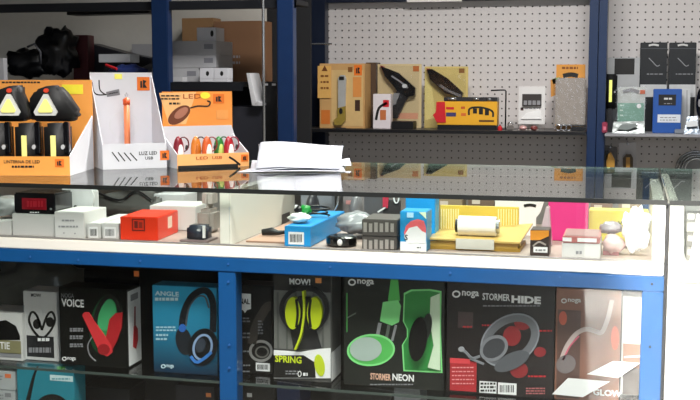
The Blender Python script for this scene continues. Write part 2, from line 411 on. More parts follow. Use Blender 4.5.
tt, f, *_ = pxbox('small_box', 'small white box with a dark figure atop the flat white boxes', 'box', 197, 216, 27.5, 4.38, zst, .1, CARDW)
f.ellipse('printed_mark', 212, 33.5, 1.6, 3.2, INKBLACK, 1)
zc2 = zs
for r_, (yt, wn) in enumerate(((79, 'lower'), (68, 'upper'))):
    zz = zc2
    for c_, (xa, xb, sn) in enumerate(((200, 213.8, 'left'), (214.2, 228, 'right'))):
        tt, f, wd, ht, _ = pxbox('small_box', 'small white box with a black drop, %s %s of the four' % (wn, sn), 'box', xa, xb, yt, 4.29, zz, .06, CARDW, 0, 'four small white boxes')
        f.ellipse('printed_mark', xa + 7.5, yt + 5.5, 1.6, 2.4, INKBLACK, 1)
    zc2 = zz + ht + .0006
rbox('tin', 'pale upright box in the rack between blue post and small boxes', 'box', 172, 183, 77, 0, 4.29, .05, mat('#b8b8ba', .5), zb=zs)
# left bay stock
tt = thing('camera_bag', 'lumpy black bag with glossy straps on the rack shelf', 'bag', (atY(50, 75, 4.35).x, 4.35, zs))
f = Face(tt)
def lpx(f, x, y): return f.lp(x, y)
cx, cz = f.lp(52, 52); rx = f.lp(70, 52)[0] - cx; rz = f.lp(52, 27)[1] - cz
S().blob((cx, .06, cz), rx, .07, rz, .5, 3, 26, 18, 2.4).build('bag_body', mat('#15161a', .35, 0, .2, 30, .3), tt, smooth=True)
S().blob((f.lp(22, 63)[0], .06, f.lp(22, 63)[1]), rx * 1.3, .06, rz * .55, .5, 5, 26, 16, 2.4).build('pouch', mat('#17181c', .3, 0, .2, 30, .3), tt, smooth=True)
S().tube([(f.lp(30, 47)[0], -.02, f.lp(30, 47)[1]), (f.lp(38, 44)[0], -.03, f.lp(38, 44)[1]), (f.lp(44, 52)[0], -.03, f.lp(44, 52)[1]), (f.lp(43, 64)[0], -.02, f.lp(43, 64)[1])], .005).build('strap', mat('#55565c', .25), tt, smooth=True)
rbox('carton', 'dark red box beside the lumpy black bag', 'box', 73, 88, 35, 0, 4.5, .08, mat('#521a20', .5), .12, zb=zs)
tt = thing('wedge_case', 'black sloping case lying between dark red box and white carton', 'case', (atY(88, 70, 4.6).x, 4.6, zs)); f = Face(tt)
S().prism([f.lp(88, 74), f.lp(88, 43), f.lp(128, 54), f.lp(150, 58), f.lp(150, 63), f.lp(128, 74)], 0, .12).build('case_body', mat('#222228', .4), tt, .004)
tt, f, *_ = rbox('small_box', 'small white carton lying before the sloping black case', 'box', 99, 130, 54, 62.5, 4.33, .08, mat('#c9cdd2', .5), -.1)
S().box(.02, .12, .01, .07, zs - tt.location.z, -.0005).build('box_support', DARK, tt)
tt = thing('striped_bag', 'crumpled blue and red plastic pack under the white carton', 'pack', (atY(106, 76, 4.255).x, 4.262, zs)); f = Face(tt)
cx, cz = f.lp(123, 70); S().blob((cx, .03, cz - .008), f.lp(140, 70)[0] - cx, .022, f.lp(123, 63)[1] - cz, .5, 9).build('pack_body', mat('#29376f', .3), tt, smooth=True)
S().tube([(f.lp(106, 65)[0], 0, f.lp(106, 65)[1]), (f.lp(118, 69)[0], -.012, f.lp(118, 69)[1])], .006).build('stripe', RED, tt)
a = atY(152, 45, 4.6)
rbox('flat_box', 'grey box at the far back of the rack left of the post', 'box', 132, 152, 44, 0, 4.73, .05, mat('#98989b', .6), zb=zs)
tt = thing('long_case', 'long black case stowed under the top rack shelf', 'case', (atY(66, 14, 4.3).x, 4.3, atY(100, 15, 4.3).z)); f = Face(tt)
S().prism([f.lp(66, 15), f.lp(67, 10), f.lp(80, 9), f.lp(149, 8), f.lp(149, 13)], 0, .1).build('case_body', BLACK, tt, .003)
for e_ in (.05, .3): S().tube([(e_, .05, .02), (e_, .05, SZ2 - .0205 - tt.location.z)], .006).build('hanger', DARK, tt)
tt, f, *_ = rbox('bracket', 'white metal bracket at the left edge of the rack shelf', 'bracket', -2, 4, 58, 0, 4.28, .03, CARDW, zb=zs)
# dim lower stock right of the counter boxes
tt = thing('laptop', 'white open notebook screen edge leaning in the dim gap', 'laptop', (atY(250, 120, 4.25).x, 4.25, atY(250, 106, 4.25).z)); f = Face(tt)
S().prism([f.lp(246, 73), f.lp(249.5, 73), f.lp(257, 104), f.lp(252, 106)], 0, .12).build('lid', mat('#c9c9cc', .4), tt, .002)
S().prism([f.lp(252, 106), f.lp(257, 101), f.lp(262, 103), f.lp(262, 106)], 0, .12).build('base', mat('#b9b9bc', .4), tt, .002)
zz = atY(250, 106, 4.25).z
for (xa, xb, yt, hx, lab) in ((170, 200, 96, '#23242b', 'black box in the dim rack gap behind the orange display box'),
                              (201, 262, 106.5, '#25262e', 'wide dark box under the white notebook in the rack'),
                              (264, 277, 82, '#141519', 'black upright case with two white tabs behind the thin rod')):
    tt, f, *_ = pxbox('dark_box', lab, 'box', xa, xb, yt, 4.275 if xb < 270 else 4.3, (.551), .2, mat(hx, .5))
    if xa == 264:
        f.rect('tab', 264.5, 83.5, 268, 85.5, CARDW, 2); f.rect('tab', 272, 83.5, 276, 85.5, CARDW, 2)

# ================================================================== display counter
t = thing('display_counter', 'blue framed glass display counter with white upper case', 'counter', (-.75, 2.3, 0)); CT = t
lx, ly, _ = t.location
def cb(name, x0, x1, y0, y1, z0, z1, m, bevel=0.001, par=None, label=None):
    return S().box(x0 - lx, x1 - lx, y0 - ly, y1 - ly, z0, z1).build(name, m, par or t, bevel, label=label)
XL = -1.62; XR = .0625; ZS = .888; ZB = .866; ZBB = .839; ZL = .618; ZQ = .30
YBK = 2.46
cb('shelf_board', XL, XR - .001, YF + .0135, YBK, ZB, ZS, mat('#a5928a', .5, 0, .08, 14), 0)
cb('front_lip', XL, XR - .001, YF, YF + .013, ZB, ZS + .001, CREAM, .002)
cb('glass_channel', XL + .021, atY(652, 230, YF).x, YF + .0012, YF + .0075, ZS + .0013, ZS + .004, mat('#9b9893', .35, .4), 0)
bm_ = cb('beam', XL, XR, YF - .003, YF + .03, ZBB, ZB - .0005, BLUE, .0015)
posts = [(-.766, -.7305), (.0262, .0622), (XL, XL + .036)]
for a, b in posts:
    p = cb('post', a, b, YF - .002, YF + .034, .02, ZBB - .0003, BLUE, .0015)
for a, b in ((.0262, .0622), (XL, XL + .036)):
    cb('post', a, b, 2.60, 2.636, .02, .9935, BLUE, .0015)
# rivets in beam and posts
rv = [(30, 257), (78, 260), (140, 261), (228, 264), (330, 267), (450, 273), (560, 277), (652, 284), (228, 282), (229, 345), (229, 368), (650, 347)]
for x, y in rv:
    p = atY(x, y, YF - .004); c = [(p.x - lx + .0022 * math.cos(k * math.pi / 4), p.z + .0022 * math.sin(k * math.pi / 4)) for k in range(8)]
    S().prism(c, YF - .0048 - ly, YF - .0015 - ly).build('rivet', mat('#2a5a96', .4) if x < 600 else BLACK, t)
dx0 = atY(217.5, 215, YF).x; dx1 = atY(228.5, 215, YF).x
cb('divider', dx0, dx1, YF + .012, YBK - .06, ZS + .0002, .9935, CREAM, .001)
cb('side_panel', atY(653, 230, YF).x, XR - .001, YF + .001, YBK, ZS + .0002, .9935, WHITE, .001)
cb('side_panel', XL, XL + .02, YF + .001, YBK, ZS + .0002, .9935, WHITE, .001)
cb('back_panel', XL + .021, XR - .035, YBK - .012, YBK, ZS + .0002, .9935, mat('#7b7876', .6, 0, .15, 12), 0)
cb('back_panel', XL + .001, XR - .001, 2.50, 2.515, .03, ZBB, mat('#1a1a1d', .7), 0)
cb('end_panel', XR - .004, XR, YF + .036, 2.6, .02, ZBB - .001, mat('#dcdcdc', .5), 0)
cb('end_panel', XL, XL + .004, YF + .036, 2.6, .02, ZB - .001, mat('#3c4048', .5), 0)
cb('base_board', XL + .005, XR - .005, YF + .02, 2.6, 0, .05, mat('#2b2c31', .6), 0)
for a, b in ((XL + .037, -.7665), (-.730, .0256)):
    sh = cb('glass_shelf', a, b, YF + .012, 2.44, ZL - .006, ZL, GLASS, 0)
    cb('shelf_edge', a, b, YF + .0105, YF + .0118, ZL - .0055, ZL - .0003, mat('#46514d', .3), 0, label='pale polished edge of the glass shelf')
    cb('glass_shelf', a, b, YF + .012, 2.44, ZQ - .006, ZQ, GLASS, 0)
    cb('shelf_bracket', a, a + .01, YF + .1, 2.4, ZL - .014, ZL - .0065, DARK, 0); cb('shelf_bracket', b - .01, b, YF + .1, 2.4, ZL - .014, ZL - .0065, DARK, 0)
    cb('front_pane', a, b, YF + .002, YF + .006, .06, ZBB - .001, GLASS, 0)
cb('front_pane', XL + .021, dx1, YF + .002, YF + .006, ZS + .0043, .9935, GLASS, 0)
cb('front_pane', dx1 + .0008, atY(653, 230, YF).x - .0005, YF + .002, YF + .006, ZS + .0043, .9935, GLASS, 0)

# glass worktop
def worktop(x0, x1, label):
    t = thing('glass_worktop', label, 'worktop', ((x0 + x1) / 2, 2.32, ZG - .006)); hx = (x1 - x0) / 2
    S().box(-hx, hx, YF - .006 - 2.32, YB - 2.32, 0, .006).build('glass_sheet', TOPGLASS, t)
    S().box(-hx, hx, YF - .0085 - 2.32, YF - .0062 - 2.32, -.002, .0064).build('front_edge', GEDGE, t, label='dark green polished front edge')
    S().box(-hx, hx, YB + .0002 - 2.32, YB + .0014 - 2.32, .0003, .0057).build('back_edge', mat('#9fb3ac', .2), t)
cb('gap_shade', XR + .0005, XR + .0065, YF + .03, YF + .04, .02, .99, BLACK, 0)  # black strip added as the shade in the gap between counters
worktop(XL, .0645, 'long reflective glass worktop carrying the display boxes')

# second counter at the right
X2 = .0695
t = thing('display_counter', 'white display counter at the right edge of the picture', 'counter', (.5, 2.3, 0)); lx, ly, _ = t.location
wa = atY(683, 235, YF).x
wz0 = atY(690, 266, YF).z; 
cb('front_panel', X2, .95, YF, YF + .02, .02, wz0, WHITE, .002)
cb('frame_stile', X2, wa, YF, YF + .02, wz0 + .0003, .9935, WHITE, .002)
cb('frame_stile', .9, .95, YF, YF + .02, wz0 + .0003, .9935, WHITE, .002)
cb('front_pane', wa + .0005, .8995, YF + .006, YF + .01, wz0 + .0005, .993, GLASS, 0)
cb('shelf_board', X2 + .02, .93, YF + .021, 2.44, wz0 - .02, wz0, WHITE, .001)
cb('side_panel', X2, X2 + .015, YF + .021, 2.6, .02, .9935, WHITE, .001)
cb('side_panel', .935, .95, YF + .021, 2.6, .02, .9935, WHITE, .001)
cb('back_panel', X2 + .016, .934, 2.45, 2.46, .02, .9935, mat('#8f8f92', .6), 0)
hz = atY(690, 281, YF).z
cb('handle', atY(678, 281, YF).x, .7, YF - .012, YF - .0005, hz - .002, hz + .002, mat('#8e8e8a', .3, .7), .001)
worktop(.0675, .96, 'second glass worktop on the white counter at the right edge')
for k, (yt, hx, lab) in enumerate(((247, '#77736f', 'lowest of four grey boxes stacked in the right white counter'), (233, '#5c5854', 'second box up in the right white counter stack'), (222, '#85817b', 'third box up in the right white counter stack'), (211, '#636160', 'top grey box of the stack inside the right white counter'))):
    zb_ = wz0 + .0003 if k == 0 else ztop + .0004
    tt, f, wd, ht, _ = pxbox('stock_box', lab, 'box', 686, 712, yt, 2.03, zb_, .1, mat(hx, .5), 0, 'boxes in the right counter')
    f.rect('end_label', 688, yt + 3, 694, yt + 8, CARDW, 1); ztop = zb_ + ht
tt = thing('price_card', 'white pointed card standing inside the right white counter', 'card', (atY(690, 262, 2.0).x, 2.0, wz0)); f = Face(tt)
S().prism([f.lp(689, 266), f.lp(697, 214), f.lp(699, 214), f.lp(712, 266)], 0, .002).build('card', INKWHITE, tt)

# ================================================================== display boxes on the worktop
def tray(name, label, fl, r, wd, d, ylip, ytop, m_in, m_lip, m_card, xl_lip, xl_card, wingtop=.62):
    p = atZ(fl[0], fl[1], ZG) if not isinstance(fl, Vector) else fl
    t = thing(name, label, 'display box', (p.x, p.y, ZG + .0003), r)
    f0 = Face(t, 0); f1 = Face(t, d)
    lip = f0.lp(xl_lip, ylip)[1]; H = f1.lp(xl_card, ytop)[1]
    S().box(.002, wd - .002, .002, d - .002, 0, .003).build('tray_floor', m_in, t)
    S().box(0, wd, 0, .002, 0, lip).build('front_lip', m_lip, t)
    S().box(0, wd, d - .002, d, 0, H).build('back_card', m_card, t)
    for x in (0, wd - .002):
        S().prismx([(.0021, 0), (d - .0021, 0), (d - .0021, H * wingtop), (.0021, lip)], x, x + .002).build('side_wing', m_in, t)
    return t, Face(t, 0), Face(t, d - .002), lip, H
def logo_sq(f, x0, y0, x1, y1, L=2):
    g = f.rect('logo_square', x0, y0, x1, y1, mat('#e0701f', .45), L)
    w_ = x1 - x0; h_ = y1 - y0
    f.rect('logo_mark', x0 + w_ * .25, y0 + h_ * .3, x0 + w_ * .4, y1 - h_ * .2, INKBLACK, L + 1, g)
    f.poly('logo_mark', [(x0 + w_ * .45, y0 + h_ * .2), (x0 + w_ * .75, y0 + h_ * .3), (x0 + w_ * .6, y0 + h_ * .5), (x0 + w_ * .8, y1 - h_ * .2), (x0 + w_ * .45, y1 - h_ * .2)], INKBLACK, L + 1, g)
ORLIP = mat('#f0a04a', .45, 0, .05, 20)
# A: triangle work lights
rA = .22; pA = atZ(70, 176, ZG); wA = .30
flA = Vector((pA.x - wA * math.cos(rA), pA.y - wA * math.sin(rA), ZG))
tA, fA, fA1, lipA, HA = tray('triangle_lamp_display', 'orange display box of black triangular lamps at the left end', flA, rA, wA, .20, 156.5, 80, CARDW, ORLIP, ORLIP, 60, 60, .60)
fA.text('LINTERNA DE LED', 4, 40, 160, 163.2, INKBLACK, 2, .01); fA.lines('printing', 12, 34, [167.6], 2, INKBLACK, 2); logo_sq(fA, 55, 159, 64, 167)
fA1.rect('price_sticker', 62, 84.5, 83, 94, mat('#f2e23a', .5), 2); fA1.lines('printing', 2, 40, [83], 1.5, INKBLACK)
LAMPB = mat('#09090b', .6, 0, .1, 60, .1)
def tri_lamp(cx, label, dy, k=1):
    t = thing('triangle_lamp', label, 'lamp', (0, 0, 0), rA, 'upper row triangle lamps')
    n = Vector((-math.sin(rA), math.cos(rA), 0)); t.location = Vector(flA) + n * dy + Vector((math.cos(rA), math.sin(rA), 0)) * .1
    zb_ = Face(t).lp(cx, 121.5)[1]; t.location.z += zb_; f = Face(t)
    o = [(cx - 16, 101), (cx - 9, 90), (cx + 2, 86), (cx + 12, 85), (cx + 20 * k, 93), (cx + 33 * k, 112), (cx + 31 * k, 119), (cx + 26 * k, 121.3), (cx - 10, 121.3), (cx - 16, 117)]
    S().prism([f.lp(*p) for p in o], -.018, .03).build('housing', LAMPB, t, .006, True)
    c = (cx, 106)
    tri = [(cx - 2, 94), (cx + 2, 94), (cx + 12, 112), (cx + 10, 115.5), (cx - 10, 115.5), (cx - 12, 112)]
    g = Face(t, -.018).poly('lens_frame', tri, mat('#d9d9d4', .35), 1, th=.004)
    Face(t, -.018).poly('lens', [(cx + (x - cx) * .62, 107.5 + (y - 107.5) * .62) for x, y in tri], mat('#f5ee8a', .3, emit=.15), 1, th=.006)
    Face(t, -.018).ellipse('switch', cx + .5, 90.5, 2.6, 2.2, mat('#e0482c', .4), 1, th=.004)
tri_lamp(9, 'black triangular lamp, upper row, cut by the left picture edge', .06, .62)
tri_lamp(46, 'black triangular lamp with yellow lens below the yellow price sticker', .10)
for k, (cx, lab) in enumerate(((-4, 'lower black bar lamp cut by the left picture edge'), (26, 'lower black bar lamp in the middle of its row'), (55, 'lower black bar lamp next to the white display wing'))):
    t = thing('bar_lamp', lab, 'lamp', (0, 0, 0), rA, 'lower row bar lamps')
    t.location = Vector(flA) + Vector((-math.sin(rA), math.cos(rA), 0)) * .03 + Vector((.1, 0, .0036)); f = Face(t); zb_ = 0
    a = f.lp(cx - 12, 140)[0]; b = f.lp(cx + 11.5, 140)[0]; h = f.lp(cx, 123.5)[1]
    S().box(a, b, 0, .05, zb_, h).build('housing', LAMPB, t, .008, True)
    Face(t).rect('light_bar', cx - 4, 135.5, cx + 1, 160, mat('#eee58a', .35, emit=.12), 1, th=.003)
    Face(t).ellipse('button', cx + 8, 147, 1.8, 2.4, mat('#b9b9b9', .4), 1, th=.003)
    S().box(a + (b - a) * .84, b + .004, .004, .02, h * .4, h + .003).build('clip', GLOSSBLACK, t, .002)
# B: white display with orange stick light
rB = .68
tB, fB, fB1, lipB, HB = tray('stick_lamp_display', 'tall white display box with one orange stick lamp', (103, 170), rB, .150, .125, 143.5, 72.5, CARDW, CARDW, CARDW, 138, 120, .97)
for k in range(4):
    fB.stroke('printed_tool', [(112 + k * 6, 152 + k * .3), (119 + k * 6, 161.5 - k * .3)], 1.1, INKBLACK, 1)
fB.text('LUZ LED', 139, 157, 151.3, 154.8, INKBLACK, 2, .01); fB.text('USB', 145, 153, 156.5, 159.5, INKBLACK, 2, .01); logo_sq(fB, 160, 150.5, 169, 160)
logo_sq(fB1, 137, 77, 149.5, 90.5)
fB1.rect('price_sticker', 114.5, 74, 122, 79, mat('#efe86a', .5), 2)
fB1.ring('printed_frame', 124, 125, 15, 14, 1.5, mat('#cfd0d3', .5), 1)
fB1.stroke('printed_lamp', [(92, 82), (94, 92), (101, 95), (118, 92)], 1.2, INKBLACK, 1); fB1.stroke('printed_lamp', [(99, 80), (100, 90), (106, 95)], 1.2, INKBLACK, 1)
fB1.poly('printed_lamp', [(106, 92), (119, 89), (120, 95), (107, 97)], mat('#77777c', .5), 1)
t = thing('stick_lamp', 'orange stick lamp standing in the tall white display box', 'lamp', tB.location + Vector((math.cos(rB), math.sin(rB), 0)) * .07 + Vector((-math.sin(rB), math.cos(rB), 0)) * .085 + Vector((0, 0, .0032)), rB)
f = Face(t); a, _ = f.lp(124.5, 130); b, _ = f.lp(130, 130); h = f.lp(127, 97.5)[1]
S().box(a, b, -.004, .008, 0, h).build('tube', mat('#f08a5a', .35), t, .003, True)
S().box(a - .001, b + .001, -.005, .009, h * .88, h * .985).build('cap', mat('#d9541f', .4), t, .002, True)
S().tube([((a + b) / 2, .002, h), ((a + b) / 2 - .004, .002, h + .006), ((a + b) / 2, .002, h + .011), ((a + b) / 2 + .004, .002, h + .006)], .0009, 6, True).build('loop', SILVER, t)
# C: key light display
rC = .72
tC, fC, fC1, lipC, HC = tray('key_lamp_display', 'low orange display box of coloured keychain lamps', (177.5, 169), rC, .178, .11, 153.5, 91.5, CARDW, mat('#efae6c', .45, 0, .05, 20), mat('#ee9440', .45, 0, .06, 14), 213, 195, .42)
fC.rect('base_stripe', 178, 164.8, 238, 168.3, INKBLACK, 1); logo_sq(fC, 241, 154.5, 248, 161.5)
fC.text('LED', 196, 208, 156.5, 159.5, mat('#b04a14', .5), 2, .01); fC.text('USB', 212, 222, 156, 159, mat('#b04a14', .5), 2, .01)
fC.stroke('printed_lamp', [(229, 157), (234, 160), (240, 165)], 2, INKBLACK, 2)
fC1.poly('printed_patch', [(159, 93), (196, 92), (186, 124), (169, 125)], mat('#f3b878', .45), 1)
fC1.text('LED', 183, 201, 94, 98.5, mat('#9a3b12', .5), 3, .0); fC1.lines('printing', 161, 180, [96.5, 99.5], 1.4, INKBLACK, 3); fC1.lines('printing', 169, 180, [104.5], 2, INKBLACK, 3)
fC1.poly('white_liner', [(160, 126.5), (231, 125), (242, 160), (160, 160)], CARDW, 6)
logo_sq(fC1, 213, 94, 224, 103.5)
fC1.ellipse('price_sticker', 205, 95.5, 5, 3.2, mat('#efe23c', .5), 4)
g = fC1.ellipse('printed_lamp', 179, 115, 13, 7, mat('#6d3b26', .4), 3, -38); fC1.ellipse('printed_lens', 181, 113, 8, 4, mat('#a8705a', .35), 4, -38, g)
fC1.stroke('printed_hook', [(190, 108), (198, 106), (208, 106), (210, 102), (207, 101)], 1.3, INKBLACK, 3)
fC1.rect('printed_patch', 216, 110, 228, 119, mat('#e89a4e', .5), 3)
cols = [('#7e1d2a', '#efeae6', 178.5, 'dark red and white keychain lamp at the left of the tray'), ('#cf7a28', '#b5641d', 196, 'amber keychain lamp second in the orange tray'),
        ('#c85a28', '#f1ece4', 207, 'white faced keychain lamp in the middle of the tray'), ('#2c7a35', '#bcd46a', 219, 'green keychain lamp in the orange tray'),
        ('#a3202c', '#f1e6e4', 229, 'bright red and white keychain lamp at the right of the tray')]
for k, (c1, c2, px, lab) in enumerate(cols):
    c3 = ('#5a1420', '#2a1c18', '#7a2418', '#1c4a28', '#7c1a30')[k]
    n = Vector((-math.sin(rC), math.cos(rC), 0)); dy = .04 if k % 2 == 0 else .058
    t = thing('keychain_lamp', lab, 'lamp', tC.location + n * dy + Vector((math.cos(rC), math.sin(rC), 0)) * .09 + Vector((0, 0, .0034)), rC, 'keychain lamps in the tray')
    f = Face(t); cx, _ = f.lp(px, 145); h = f.lp(px, 136)[1]
    S().ell((cx, 0, h * .5), .0135, .010, h * .5).build('body', mat(c1, .3), t, smooth=True)
    S().ell((cx + .002, -.0045, h * .42), .0085, .008, h * .36).build('lens', mat(c2, .25), t, smooth=True)
    S().tube([(cx + .013 * math.cos(a) + .011, -.004, h * .72 + .017 * math.sin(a)) for a in [i * math.pi / 7 for i in range(14)]], .0017, 6, True).build('cord', mat(c3, .5), t, smooth=True)
    S().ell((cx + .020, .0, h * .60), .004, .003, .007, 8, 6).build('clasp', mat('#3a3a3a', .3, .6), t, smooth=True)

# papers
PAPER = mat('#cbcdd6', .6, 0, .02, 8)
pL = atZ(246, 172.5, ZG); pR = atZ(341, 172, ZG)
t = thing('paper_sheaf', 'folded sheaf of white papers lying on the glass worktop', 'papers', (pL.x, pL.y, ZG + .0004), math.atan2(pR.y - pL.y, pR.x - pL.x))
f = Face(t); wd = f.lp(341, 160)[0]; x0 = f.lp(256, 155)[0]; hh = f.lp(256, 146)[1]
def sheet(name, xa, xb, fn, th=.0006):
    S().grid(fn, 14, 10).build(name, PAPER, t, smooth=True, solid=th)
sheet('sheet', 0, 0, lambda u, v: (-.02 + u * (wd + .03) + .07 * v * (1 - u), -.004 + v * .20, .0008 + .002 * math.sin(u * 3) + .004 * v))
sheet('sheet', 0, 0, lambda u, v: (x0 * .4 + u * (wd - x0 * .4), .006 + v * .19, .003 + .004 * u * (1 - v) + .006 * v + .004 * math.sin(3 * u + 2 * v) ** 2))
sheet('folded_sheet', 0, 0, lambda u, v: (x0 + .01 * v + u * (wd - x0) , .012 + .055 * math.sin(v * math.pi / 2) + .0 * u, .008 + (hh - .006 + .004 * math.sin(u * 3.1) - .006 * u) * (1 - (1 - v) ** 1.6) + .003 * math.sin(u * 5 + v)))
sheet('folded_sheet', 0, 0, lambda u, v: (x0 + .004 + u * (wd - x0 - .006), .068 + v * .12, .008 + hh - .008 - .006 * u - (hh - .018) * v ** 1.3))
sheet('loose_corner', 0, 0, lambda u, v: (wd - .03 + u * .06, .10 + v * .08, .006 + .012 * u * v))

# ================================================================== things in the upper case
zc = ZS + .0003
def ubox(name, label, cat, x0, x1, yt, Y, d, m, rot=0, group=None, zb=None):
    return pxbox(name, label, cat, x0, x1, yt, Y, zb if zb else zc, d, m, rot, group)
PWH = mat('#d3d2d0', .45, 0, .03)
ubox('carton', 'white carton at the left end below a grey blister', 'box', -14, 11.5, 221.5, 2.0, .08, PWH)
t = thing('blister_pack', 'crumpled clear grey blister atop the white carton at left', 'pack', (atY(-6, 215, 2.02).x, 2.02, atY(0, 221, 2.02).z)); f = Face(t)
S().blob((f.lp(0, 206)[0], .04, f.lp(0, 210)[1] + .004), .045, .035, .020, .4, 4).build('film', mat('#9ea0a0', .25, 0, .2, 50, .4), t, smooth=True)
t, f, wd, ht, _ = ubox('carton', 'plain white carton carrying the black digital clock', 'box', 12.5, 54.5, 214.2, 2.0, .10, PWH)
zk = t.location.z + ht + .0004
t, f, wd, ht, _ = pxbox('digital_clock', 'black digital panel meter with dark red display', 'clock', 14, 55, 193.2, 2.002, zk, .075, GLOSSBLACK, 0, None, .003, 'housing')
g = f.rect('display', 22, 198.2, 46.5, 209.5, mat('#7c1420', .25, 0, .1, 60, 0, .5), 1)
f.lines('digits', 27, 43, [207], 6, mat('#8f1824', .3), 2, g); f.lines('printing', 30, 39, [213], 1.2, INKWHITE, 1); f.ellipse('button', 51, 209, 1, 1, mat('#777777', .4), 2)
t, f, wd, ht, _ = ubox('carton', 'white carton with two printed lines right of the clock', 'box', 54.8, 84, 212, 1.992, .10, PWH)
f.lines('printing', 62, 74, [221.4], 1.8, INKGREY, 1); f.lines('printing', 58.5, 78, [227.4], 1.8, INKGREY, 1)
f.ellipse('printed_dot', 64, 233, .7, .7, INKGREY, 1); f.ellipse('printed_dot', 75, 233.5, .7, .7, INKGREY, 1)
t = thing('clear_box', 'pale clear plastic pack with one black dot standing behind white carton', 'pack', (atY(64, 215, 2.11).x, 2.11, zc)); f = Face(t)
S().box(0, f.lp(93, 200)[0], 0, .03, 0, f.lp(80, 188)[1] * .97).build('shell', mat('#c9cccd', .25, 0, .12, 40, .3), t, .004)
f.poly('header', [(63, 187.5), (92, 189), (95, 196), (92, 212), (64, 212)], mat('#d4d6d7', .3, 0, .08, 40, .2), 1, th=.004); f.ellipse('dot', 76.5, 206.5, 1.6, 1.6, INKBLACK, 1, th=.006)
for k, (xa, xb, lab) in enumerate(((87.5, 101, 'white barcoded carton next to the printed white carton'), (102.5, 119, 'white barcoded carton touching the red box'))):
    t, f, *_ = ubox('carton', lab, 'box', xa, xb, 223.5, 2.0, .16, PWH, .06, 'barcoded cartons')
    f.barcode(xa + 2, 227, xb - 3, 238, 1)
t, f, wd, ht, _ = ubox('red_box', 'bright red orange carton with a dark square logo', 'box', 120.5, 158, 217, 1.998, .125, mat('#e83a1c', .35, 0, .05, 20), .08)
g = f.rect('logo_square', 132, 218.8, 145, 231, mat('#6d1a10', .5), 1); f.rect('logo_field', 133.2, 220, 143.8, 229.8, mat('#d83418', .4), 2, g); f.rect('logo_mark', 134.5, 221, 138, 228, mat('#6d1a10', .5), 3, g); f.rect('logo_mark', 139, 222, 142.5, 228, mat('#8d2414', .5), 3, g)
S().box(wd - .0002, wd + .0006, .06, .085, ht * .35, ht * .85).build('side_seal', mat('#f0d0c0', .5), t)
ubox('carton', 'white carton behind the red box', 'box', 150, 196, 206, 2.15, .1, PWH, .05)
t, f, *_ = ubox('carton', 'small grey white carton on the back of the left compartment', 'box', 154, 184, 194.5, 2.30, .08, mat('#c9cacd', .5))
t = thing('bracelet_pack', 'small black and silver gadget beside the divider', 'gadget', (atY(186, 238, 2.01).x, 2.01, zc)); f = Face(t)
S().box(0, f.lp(205, 230)[0], 0, .04, 0, f.lp(195, 226)[1]).build('case', mat('#2f3440', .25), t, .005, True)
f.rect('shiny_strip', 203, 226, 205.5, 238, INKWHITE, 1, th=.003)
S().box(-.012, f.lp(209, 230)[0], -.006, .05, 0, .004).build('tray', mat('#8f7f7f', .3), t, .001)
t = thing('clear_box', 'foggy clear plastic pack leaning on the white divider', 'pack', (atY(196, 225, 2.12).x, 2.12, zc)); f = Face(t)
S().box(0, f.lp(212, 215)[0], 0, .06, 0, .05).build('lower_pack', mat('#9b948e', .25, 0, .2, 40, .4), t, .008)
S().box(.006, f.lp(209, 215)[0], .01, .06, .0505, .092).build('upper_pack', mat('#b5afa9', .25, 0, .2, 40, .4), t, .01)
t = thing('drone_case', 'dark grey folded gadget lying at the back of the left compartment', 'gadget', (atY(125, 210, 2.28).x, 2.28, zc)); f = Face(t)
S().prism([f.lp(95, 216), f.lp(95, 197), f.lp(108, 193), f.lp(120, 200), f.lp(132, 190), f.lp(140, 190), f.lp(152, 200), f.lp(158, 196), f.lp(160, 216)], 0, .1).build('body', mat('#4a4947', .45), t, .006, True)
f.stroke('seam', [(96, 192), (120, 200), (133, 192), (141, 192), (152, 200)], 1.8, BLACK, 1, th=.004)

# right compartment
t = thing('grey_panel_box', 'flat grey blue box standing at the back left of the right compartment', 'box', (atY(284, 230, 2.38).x, 2.38, zc)); f = Face(t)
S().box(.04, f.lp(332, 200)[0], 0, .025, 0, .096).build('carton', mat('#8b919b', .5), t, .002)
t = thing('brown_card', 'flat brown cardboard sheet lying beside the divider', 'cardboard', (atY(246, 244, 2.03).x, 2.03, zc)); f = Face(t)
S().prismx([(0, 0), (.30, 0), (.30, .004), (0, .003)], 0, f.lp(288, 243)[0]).build('sheet', mat('#a98572', .7), t)
t = thing('black_cable', 'short black plug lying on the brown cardboard sheet', 'plug', (atY(262, 240, 2.1).x, 2.1, zc + .0045))
S().tube([(0, 0, .006), (.02, .004, .008), (.035, 0, .006), (.06, .03, .006)], [.006, .008, .005, .003]).build('plug_body', BLACK, t, smooth=True)
t, f, wd, ht, _ = ubox('blue_box', 'bright blue carton with a white barcode label', 'box', 284.5, 310.5, 226.5, 2.0, .26, mat('#1f93d6', .4, 0, .05), -.0)
f.barcode(288.5, 232, 304, 244.5, 1)
zk = t.location.z + ht + .0004
t = thing('earbud_pack', 'white and green earbud pack on top of the blue carton', 'pack', (atY(287, 226, 2.03).x, 2.03, zk)); f = Face(t)
S().blob((f.lp(297, 222)[0], .02, .010), .023, .018, .010, .35, 2).build('tray', mat('#e3e6df', .35), t, smooth=True)
S().blob((f.lp(301, 214)[0], .03, .024), .012, .010, .010, .35, 6).build('green_bud', mat('#1f8a3a', .3), t, smooth=True)
S().blob((f.lp(295, 214)[0], .028, .022), .010, .010, .010, .35, 7).build('dark_bud', BLACK, t, smooth=True)
S().box(f.lp(290, 218)[0], f.lp(293, 218)[0], .03, .034, .012, .034).build('tab', INKWHITE, t, .001)
t = thing('headset', 'grey and black over ear headset among loose cables', 'headset', (atY(334, 235, 2.32).x, 2.325, zc))
